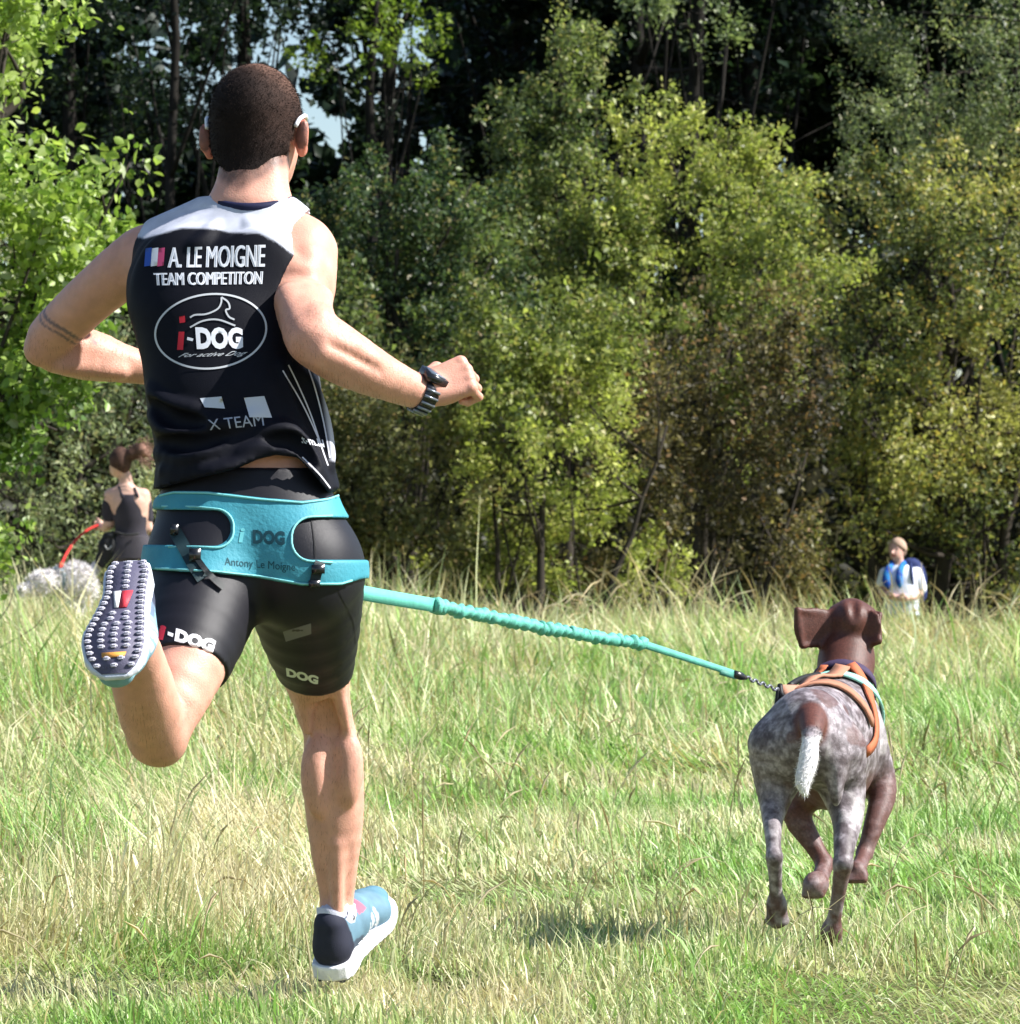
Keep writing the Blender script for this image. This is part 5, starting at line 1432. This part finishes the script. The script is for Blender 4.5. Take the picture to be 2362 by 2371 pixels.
f.op(stack([(W_(0, 1290)[2], W_(300, 0)[0], Yw, .165, .12), (W_(0, 1260)[2], W_(302, 0)[0], Yw, .155, .115), (W_(0, 1225)[2], W_(303, 0)[0], Yw, .110, .092), (W_(0, 1190)[2], W_(302, 0)[0], Yw, .135, .10), (W_(0, 1155)[2], W_(298, 0)[0], Yw, .15, .10), (W_(0, 1138)[2], W_(294, 0)[0], Yw, .13, .08), (W_(0, 1124)[2], W_(291, 0)[0], Yw, .07, .06)]), .03)
chain(f, [W_(258, 1146), W_(252, 1180, .02), W_(252, 1212, .04)], [.055, .045, .040], .03)
chain(f, [W_(252, 1212, .04), W_(243, 1222, .14), W_(233, 1216, .24)], [.040, .034, .026], .02)
chain(f, [W_(332, 1146), W_(338, 1185, .02), W_(342, 1222, .03)], [.052, .044, .038], .03)
chain(f, [W_(342, 1222, .03), W_(330, 1240, .15), W_(315, 1238, .22)], [.038, .033, .026], .02)
for hx in (233, 315):
    hp = W_(hx, 1216 if hx < 300 else 1238, .25)
    f.op(ell(hp, (.03, .045, .04)), .01)
    for k in range(4): f.op(cone(hp+np.array([-.02, .02, .03-.02*k]), hp+np.array([-.045, .0, .025-.02*k]), .010, .009), .004)
    f.op(cone(hp+np.array([.0, .0, .03]), hp+np.array([-.03, .02, .055]), .011, .009), .005)
for u0 in (284, 318):
    chain(f, [W_(u0, 1290), W_(u0, 1400, .02), W_(u0+2, 1485, 0), W_(u0+2, 1520, .0)], [.088, .058, .042, .036], .02)
    f.op(cone(W_(u0+2, 1522), W_(u0-4, 1526, .14), .036, .03), .02)
v, q = f.mesh()
c = np.ones((len(v), 3))*np.array([.58, .36, .28])
part('body', v, q, M_SKIN, W1, col=c)
# hair with high ponytail
g = Field(hd-.25, hd+.30, .008)
g.op(ell(hd+np.array([.008, -.01, .012]), (.087, .102, .115)), 0)
g.inter_fn(lambda x, y, z: np.maximum(-(z-hd[2]+.060+.55*(x-hd[0])-.5*np.maximum(y-hd[1], 0)), (y-hd[1])-.05))
g.op(ell(W_(306, 1052, -.05), (.055, .06, .05)), .02)
g.op(ell(W_(322, 1044, -.06), (.060, .05, .055)), .03)
g.op(cone(W_(325, 1040, -.06), W_(343, 1052, -.05), .040, .022), .03)
v, q = g.mesh(); n_ = fbm(v, 25, 2, 6)
w_ = sstep(315, 345, px_of(v)[0])  # ponytail lightened towards the right, sunlight painted into its colour
part('hair', v, q, M_HAIR, W1, col=mix(mix(np.array([.035, .020, .016]), np.array([.10, .055, .04]), n_), np.array([.34, .19, .14]), w_*.9))
fl = []; 
for k in range(160):                                                   # flying strands
    s0 = W_(320+rng.normal(0, 8), 1044+rng.normal(0, 9), -.06); e0 = s0+np.array([rng.uniform(.02, .12), rng.normal(0, .03), rng.normal(.0, .045)])
    fl.append(tube([s0, (s0+e0)/2+rng.normal(0, .01, 3), e0], [.003, .0025, .001], 3, cap=False))
v, q = join(fl); part('loose_strands', v, q, M_HAIR, W1, col=np.ones((len(v), 3))*np.array([.36, .22, .17]), kind='stuff')
# top: bodice, straps, sleeve band
g = Field(W_(225, 1275)-np.array([.02, .25, .05]), W_(350, 1120)+np.array([.05, .28, .05]), .008)
g.op(stack([(W_(0, 1250)[2], W_(303, 0)[0], Yw, .138, .112), (W_(0, 1228)[2], W_(303, 0)[0], Yw, .122, .104), (W_(0, 1195)[2], W_(302, 0)[0], Yw, .134, .108), (W_(0, 1160)[2], W_(299, 0)[0], Yw, .146, .106), (W_(0, 1146)[2], W_(297, 0)[0], Yw, .128, .096)], 2.0), .02)
g.op(cone(W_(253, 1168, .01), W_(252, 1196, .03), .056, .054), .006)
g.op(cone(W_(337, 1168, .01), W_(340, 1200, .03), .054, .052), .006)
for a_, b_ in ((W_(284, 1150, -.095), W_(276, 1128, -.06)), (W_(276, 1128, -.06), W_(274, 1122, .03)), (W_(320, 1150, -.095), W_(312, 1130, -.06)), (W_(243, 1152, -.02), W_(262, 1136, -.04))): g.op(cone(a_, b_, .010, .010), .004)
g.inter_fn(lambda x, y, z: W_(0, 1246)[2]-z+0*x+0*y)
v, q = g.mesh(); part('top', v, q, M_COT, W1, col=np.array([.034, .030, .040])*(.7+.6*fbm(v*np.array([1, 1, .4]), 16, 2, 5))[:, None])
# shorts and waist pouch
g = Field(W_(240, 1420)-np.array([.05, .3, .05]), W_(350, 1225)+np.array([.05, .3, .05]), .008)
g.op(stack([(W_(0, 1295)[2], W_(300, 0)[0], Yw, .172, .13), (W_(0, 1262)[2], W_(302, 0)[0], Yw, .162, .122), (W_(0, 1240)[2], W_(303, 0)[0], Yw, .14, .11)]), .02)
for u0 in (284, 318): chain(g, [W_(u0, 1290), W_(u0, 1360, .012)], [.094, .076], .03)
v, q = g.mesh(); part('shorts', v, q, M_COT, W1, col=np.ones((len(v), 3))*np.array([.05, .045, .055]))
a, b = tube(neck_ring(W_(302, 1236), (0, 0, 1), .145, n=24), .018, 8, flat=((0, 1, 0), .75)); part('waistband', a, b, M_COT, W1, col=np.ones((len(a), 3))*np.array([.16, .15, .18]))
BAG = thing('shoulder_bag', W_(252, 1270), 'black bag hanging at the hip of the woman in black', 'bag')
g = Field(W_(215, 1340)-np.array([.05, .3, .1]), W_(285, 1220)+np.array([.05, .3, .1]), .008)
g.op(ell(W_(252, 1268, -.05), (.085, .07, .10)), .02); g.op(ell(W_(243, 1295, -.03), (.075, .07, .07)), .03); g.op(ell(W_(256, 1240, -.05), (.06, .055, .03)), .02)
v, q = g.mesh(); part('pouch', v, q, M_COT, BAG, col=np.ones((len(v), 3))*np.array([.012, .013, .014]))
a, b = tube(smoothpath([W_(240, 1245, -.05), W_(262, 1232, -.08), W_(290, 1238, -.14), W_(322, 1236, -.13)], 5), .010, 6); part('strap', a, b, M_COT, BAG, col=np.ones((len(a), 3))*.03)
a, b = tube(smoothpath([W_(243, 1262, -.13), W_(250, 1272, -.13), W_(258, 1264, -.13)], 4), .004, 6); part('trim', a, b, M_COT, BAG, col=np.ones((len(a), 3))*np.array([.5, .5, .5]))

# ---- white dog on the red leash
WD = thing('dog', (W_(120, 1530)[0], 33.2, float(terrain(W_(120, 1530)[0], 33.2))), 'fluffy white dog standing in the dry grass on a red leash', 'dog')
D_ = lambda u, v, dy=0: P(u, v, 33.2+dy)
g = Field(D_(20, 1545)-np.array([.05, .35, .05]), D_(225, 1290)+np.array([.05, .6, .05]), .009)
g.op(cone(D_(165, 1352), D_(190, 1362, .30), .125, .115), .05); g.op(ell(D_(178, 1345, -.02), (.12, .14, .13)), .05)
g.op(cone(D_(150, 1345, -.05), D_(118, 1345, -.12), .085, .075), .05)
g.op(ell(D_(96, 1350, -.16), (.095, .10, .085)), .03); g.op(cone(D_(78, 1358, -.20), D_(55, 1366, -.26), .05, .038), .03)
g.op(ell(D_(46, 1366, -.28), (.018, .018, .016)), .01)
for s in (-1, 1): g.op(ell(D_(108, 1350, -.16+s*.08), (.04, .02, .055)), .02)
for u0, dy in ((160, -.08), (160, .10), (188, .24), (196, .36)): chain(g, [D_(u0, 1400, dy), D_(u0, 1470, dy), D_(u0-2, 1525, dy)], [.055, .036, .034], .03)
g.op(cone(D_(205, 1335, .36), D_(222, 1310, .42), .04, .03), .03)
v, q = g.mesh(); v = v+(fbm(v, 28, 3, 4)-.5)[:, None]*.045*nrm([0, -.5, 1])
c = np.ones((len(v), 3))*np.array([.78, .75, .75])*(.85+.3*fbm(v, 14, 3))[:, None]
c = mix(c, np.array([.03, .025, .03]), 1-sstep(.015, .028, np.linalg.norm(v-D_(46, 1366, -.29), axis=1)))
for s in (-1, 1): c = mix(c, np.array([.03, .02, .02]), 1-sstep(.010, .020, np.linalg.norm(v-D_(80, 1342, -.22+s*.055), axis=1)))
part('body', v, q, M_COAT, WD, col=c)
nb = 9000; sel = rng.integers(0, len(q), nb); p0 = v[q[sel]].mean(1)
cn = D_(150, 1360, .05); nd = p0-cn; nd /= np.linalg.norm(nd, axis=1)[:, None]; dd = nd+rng.normal(0, .6, (nb, 3))+np.array([0, 0, -.3]); dd /= np.linalg.norm(dd, axis=1)[:, None]
sv = np.cross(dd, rng.normal(0, 1, (nb, 3))); sv /= np.linalg.norm(sv, axis=1)[:, None]
k_ = p0[:, 2] > .35; p0, dd, sv = p0[k_], dd[k_], sv[k_]; nb = len(p0)
tv2 = np.stack([p0-sv*.006, p0+sv*.006, p0+dd*.045], 1).reshape(-1, 3)
part('fur', tv2, np.arange(nb*3).reshape(-1, 3), M_COAT, WD, col=np.repeat(np.array([.72, .69, .69])*np.exp(rng.normal(0, .12, nb))[:, None], 3, 0), kind='stuff')
a, b = tube(neck_ring(D_(132, 1342, -.09), D_(118, 1345, -.14)-D_(150, 1345, -.04), .088, n=18), .016, 8); part('collar', a, b, M_COT, WD, col=np.ones((len(a), 3))*np.array([.16, .24, .27]))
RL = thing('dog_leash', W_(233, 1214, .25), 'red leash curving from the hand of the woman in black to the white dog', 'leash')
a, b = tube(smoothpath([W_(233, 1214, .22), W_(205, 1226, .15), W_(180, 1246, .05), W_(158, 1275, -.15), D_(142, 1307, -.09), D_(137, 1322, -.10)], 6), .011, 8); part('webbing', a, b, M_COT, RL, col=np.ones((len(a), 3))*np.array([.55, .035, .03]))
a, b = tube([D_(143, 1303, -.09), D_(138, 1318, -.10)], .016, 8); part('clip', a, b, M_COT, RL, col=np.ones((len(a), 3))*np.array([.60, .16, .08]))

# ---- woman with a blue scarf facing the runner (46.9 m off, down the slope)
Yv = 46.9; Q_ = lambda u, v, dy=0: P(u, v, Yv+dy)
zv = float(terrain(Q_(2085, 0)[0], Yv)); hz = Q_(0, 1250)[2]; fv = VH-(zv-CAMZ)/Yv*F_PX
W2 = thing('person', (Q_(2085, 0)[0], Yv, zv), 'woman in white T-shirt with a blue scarf standing in long grass by the wood', 'person')
f = Field(Q_(2030, fv+6)-np.array([.08, .5, .05]), Q_(2145, 1240)+np.array([.1, .4, .08]), .008)
hd = Q_(2076, 1274)
f.op(ell(hd, (.078, .095, .110)), .02); f.op(ell(hd+np.array([-.02, -.05, -.05]), (.055, .055, .06)), .03)
f.op(cone(hd+np.array([-.045, -.085, .0]), hd+np.array([-.058, -.105, -.03]), .012, .016), .012)
f.op(cone(hd+np.array([-.06, -.085, -.055]), hd+np.array([-.02, -.095, -.06]), .009, .009), .01)
f.op(ell(hd+np.array([.080, -.01, -.01]), (.014, .025, .032)), .01)
f.op(cone(Q_(2080, 1295), Q_(2082, 1318), .055, .062), .03)
f.op(stack([(Q_(0, 1420)[2], Q_(2088, 0)[0], Yv, .18, .13), (Q_(0, 1390)[2], Q_(2088, 0)[0], Yv, .165, .13), (Q_(0, 1355)[2], Q_(2087, 0)[0], Yv, .16, .12), (Q_(0, 1330)[2], Q_(2086, 0)[0], Yv, .17, .11), (Q_(0, 1316)[2], Q_(2085, 0)[0], Yv, .12, .08), (Q_(0, 1308)[2], Q_(2083, 0)[0], Yv, .07, .06)]), .03)
chain(f, [Q_(2050, 1328), Q_(2043, 1352, .02), Q_(2044, 1372, -.02)], [.055, .046, .040], .03)
chain(f, [Q_(2044, 1372, -.02), Q_(2062, 1380, -.15), Q_(2082, 1384, -.17)], [.040, .034, .026], .02)
chain(f, [Q_(2122, 1328), Q_(2130, 1356, .02), Q_(2126, 1376, -.03)], [.056, .047, .041], .03)
chain(f, [Q_(2126, 1376, -.03), Q_(2112, 1384, -.14), Q_(2098, 1386, -.18)], [.040, .034, .026], .02)
for hx, sg in ((2085, 1), (2096, -1)):
    hp = Q_(hx, 1385, -.19); f.op(ell(hp, (.042, .028, .034)), .01)
    for k in range(4): f.op(cone(hp+np.array([sg*.03, 0, .022-.015*k]), hp+np.array([sg*.065, -.015, .018-.015*k]), .009, .008), .004)
    f.op(cone(hp+np.array([0, 0, .03]), hp+np.array([sg*.035, -.02, .05]), .010, .008), .005)
for u0 in (2072, 2104):
    chain(f, [Q_(u0, 1420), Q_(u0, 1510, -.02), Q_(u0, fv-28), Q_(u0, fv-14)], [.092, .062, .046, .040], .02)
    f.op(cone(Q_(u0, fv-8), Q_(u0-3, fv-6, -.14), .038, .03), .02)
v, q = f.mesh(); c = np.ones((len(v), 3))*np.array([.60, .36, .29])
for dx in (-.052, -.004): c = mix(c, np.array([.05, .04, .04]), 1-sstep(.008, .017, np.linalg.norm(v-(hd+np.array([dx, -.098, .012])), axis=1)))
c = mix(c, np.array([.45, .10, .10]), 1-sstep(.012, .028, np.linalg.norm((v-(hd+np.array([-.04, -.10, -.058])))*np.array([.7, 1, 1.6]), axis=1)))
part('body', v, q, M_SKIN, W2, col=c)
g = Field(hd-.2, hd+.2, .008)
g.op(ell(hd+np.array([.014, .014, .018]), (.100, .112, .120)), 0)
g.inter_fn(lambda x, y, z: np.maximum(np.where((y+0*x+0*z) < hd[1]-.01, hd[2]+.055-z+.6*(hd[0]-x), -1.0), hd[2]-.075-z))
v, q = g.mesh(); part('hair', v, q, M_HAIR, W2, col=mix(np.array([.30, .19, .13]), np.array([.52, .38, .29]), fbm(v, 30, 2)))
g = Field(Q_(2030, 1410)-np.array([.08, .4, .05]), Q_(2145, 1295)+np.array([.1, .4, .08]), .008)
g.op(stack([(Q_(0, 1396)[2], Q_(2088, 0)[0], Yv, .185, .15), (Q_(0, 1355)[2], Q_(2087, 0)[0], Yv, .175, .135), (Q_(0, 1330)[2], Q_(2086, 0)[0], Yv, .182, .122), (Q_(0, 1316)[2], Q_(2085, 0)[0], Yv, .14, .092), (Q_(0, 1308)[2], Q_(2084, 0)[0], Yv, .085, .07)]), .03)
g.op(cone(Q_(2050, 1328), Q_(2043, 1350, .02), .068, .064), .02); g.op(cone(Q_(2122, 1328), Q_(2131, 1362, .02), .070, .070), .02)
v, q = g.mesh(); part('t_shirt', v, q, M_COT, W2, col=np.ones((len(v), 3))*np.array([.74, .77, .86]))
g = Field(Q_(2045, fv)-np.array([.15, .35, .0]), Q_(2130, 1385)+np.array([.1, .3, .05]), .008)
g.op(stack([(Q_(0, 1425)[2], Q_(2088, 0)[0], Yv, .192, .14), (Q_(0, 1394)[2], Q_(2088, 0)[0], Yv, .175, .14)]), .02)
for u0 in (2072, 2104): chain(g, [Q_(u0, 1420), Q_(u0, 1510, -.02), Q_(u0, fv-26)], [.10, .075, .062], .02)
v, q = g.mesh(); part('trousers', v, q, M_COT, W2, col=np.ones((len(v), 3))*np.array([.58, .63, .72]))
SCF = thing('scarf', Q_(2075, 1330, -.15), 'bright blue scarf hanging round the neck of the woman in white', 'scarf')
g = Field(Q_(2035, 1372)-np.array([.05, .3, .05]), Q_(2115, 1285)+np.array([.05, .3, .05]), .008)
chain(g, [Q_(2064, 1306, -.05), Q_(2056, 1322, -.13), Q_(2052, 1344, -.16), Q_(2056, 1356, -.16)], [.028, .040, .045, .030], .01, squash=((0, 1, 0), .5))
chain(g, [Q_(2092, 1304, -.05), Q_(2084, 1322, -.13), Q_(2082, 1345, -.16), Q_(2085, 1358, -.16)], [.026, .034, .040, .022], .01, squash=((0, 1, 0), .5))
chain(g, [Q_(2064, 1306, -.05), Q_(2068, 1302, .05), Q_(2080, 1300, .085), Q_(2092, 1303, .04), Q_(2093, 1306, -.05)], [.028, .03, .03, .03, .028], .01)
v, q = g.mesh(); part('cloth', v, q, M_COT, SCF, col=mix(np.array([.015, .07, .38]), np.array([.03, .22, .55]), sstep(.45, .6, fbm(v, 16, 2))))
BP = thing('backpack', Q_(2125, 1350, .18), 'navy backpack on the woman with the blue scarf', 'backpack')
g = Field(Q_(2070, 1410)-np.array([.05, .2, .05]), Q_(2160, 1285)+np.array([.05, .5, .05]), .008)
g.op(ell(Q_(2112, 1345, .22), (.16, .11, .24)), .03); g.op(ell(Q_(2130, 1372, .16), (.08, .08, .12)), .03); g.op(ell(Q_(2108, 1305, .2), (.09, .07, .06)), .03)
v, q = g.mesh(); part('pack', v, q, M_COT, BP, col=np.ones((len(v), 3))*np.array([.018, .03, .11]))
for pts in ([Q_(2108, 1306, .10), Q_(2110, 1312, -.06), Q_(2112, 1340, -.12), Q_(2116, 1372, -.04)], [Q_(2064, 1308, .10), Q_(2060, 1314, -.08), Q_(2056, 1340, -.14), Q_(2056, 1370, -.06)]):
    a, b = tube(smoothpath(pts, 5), .016, 6); part('shoulder_strap', a, b, M_COT, BP, col=np.ones((len(a), 3))*np.array([.02, .035, .12]))
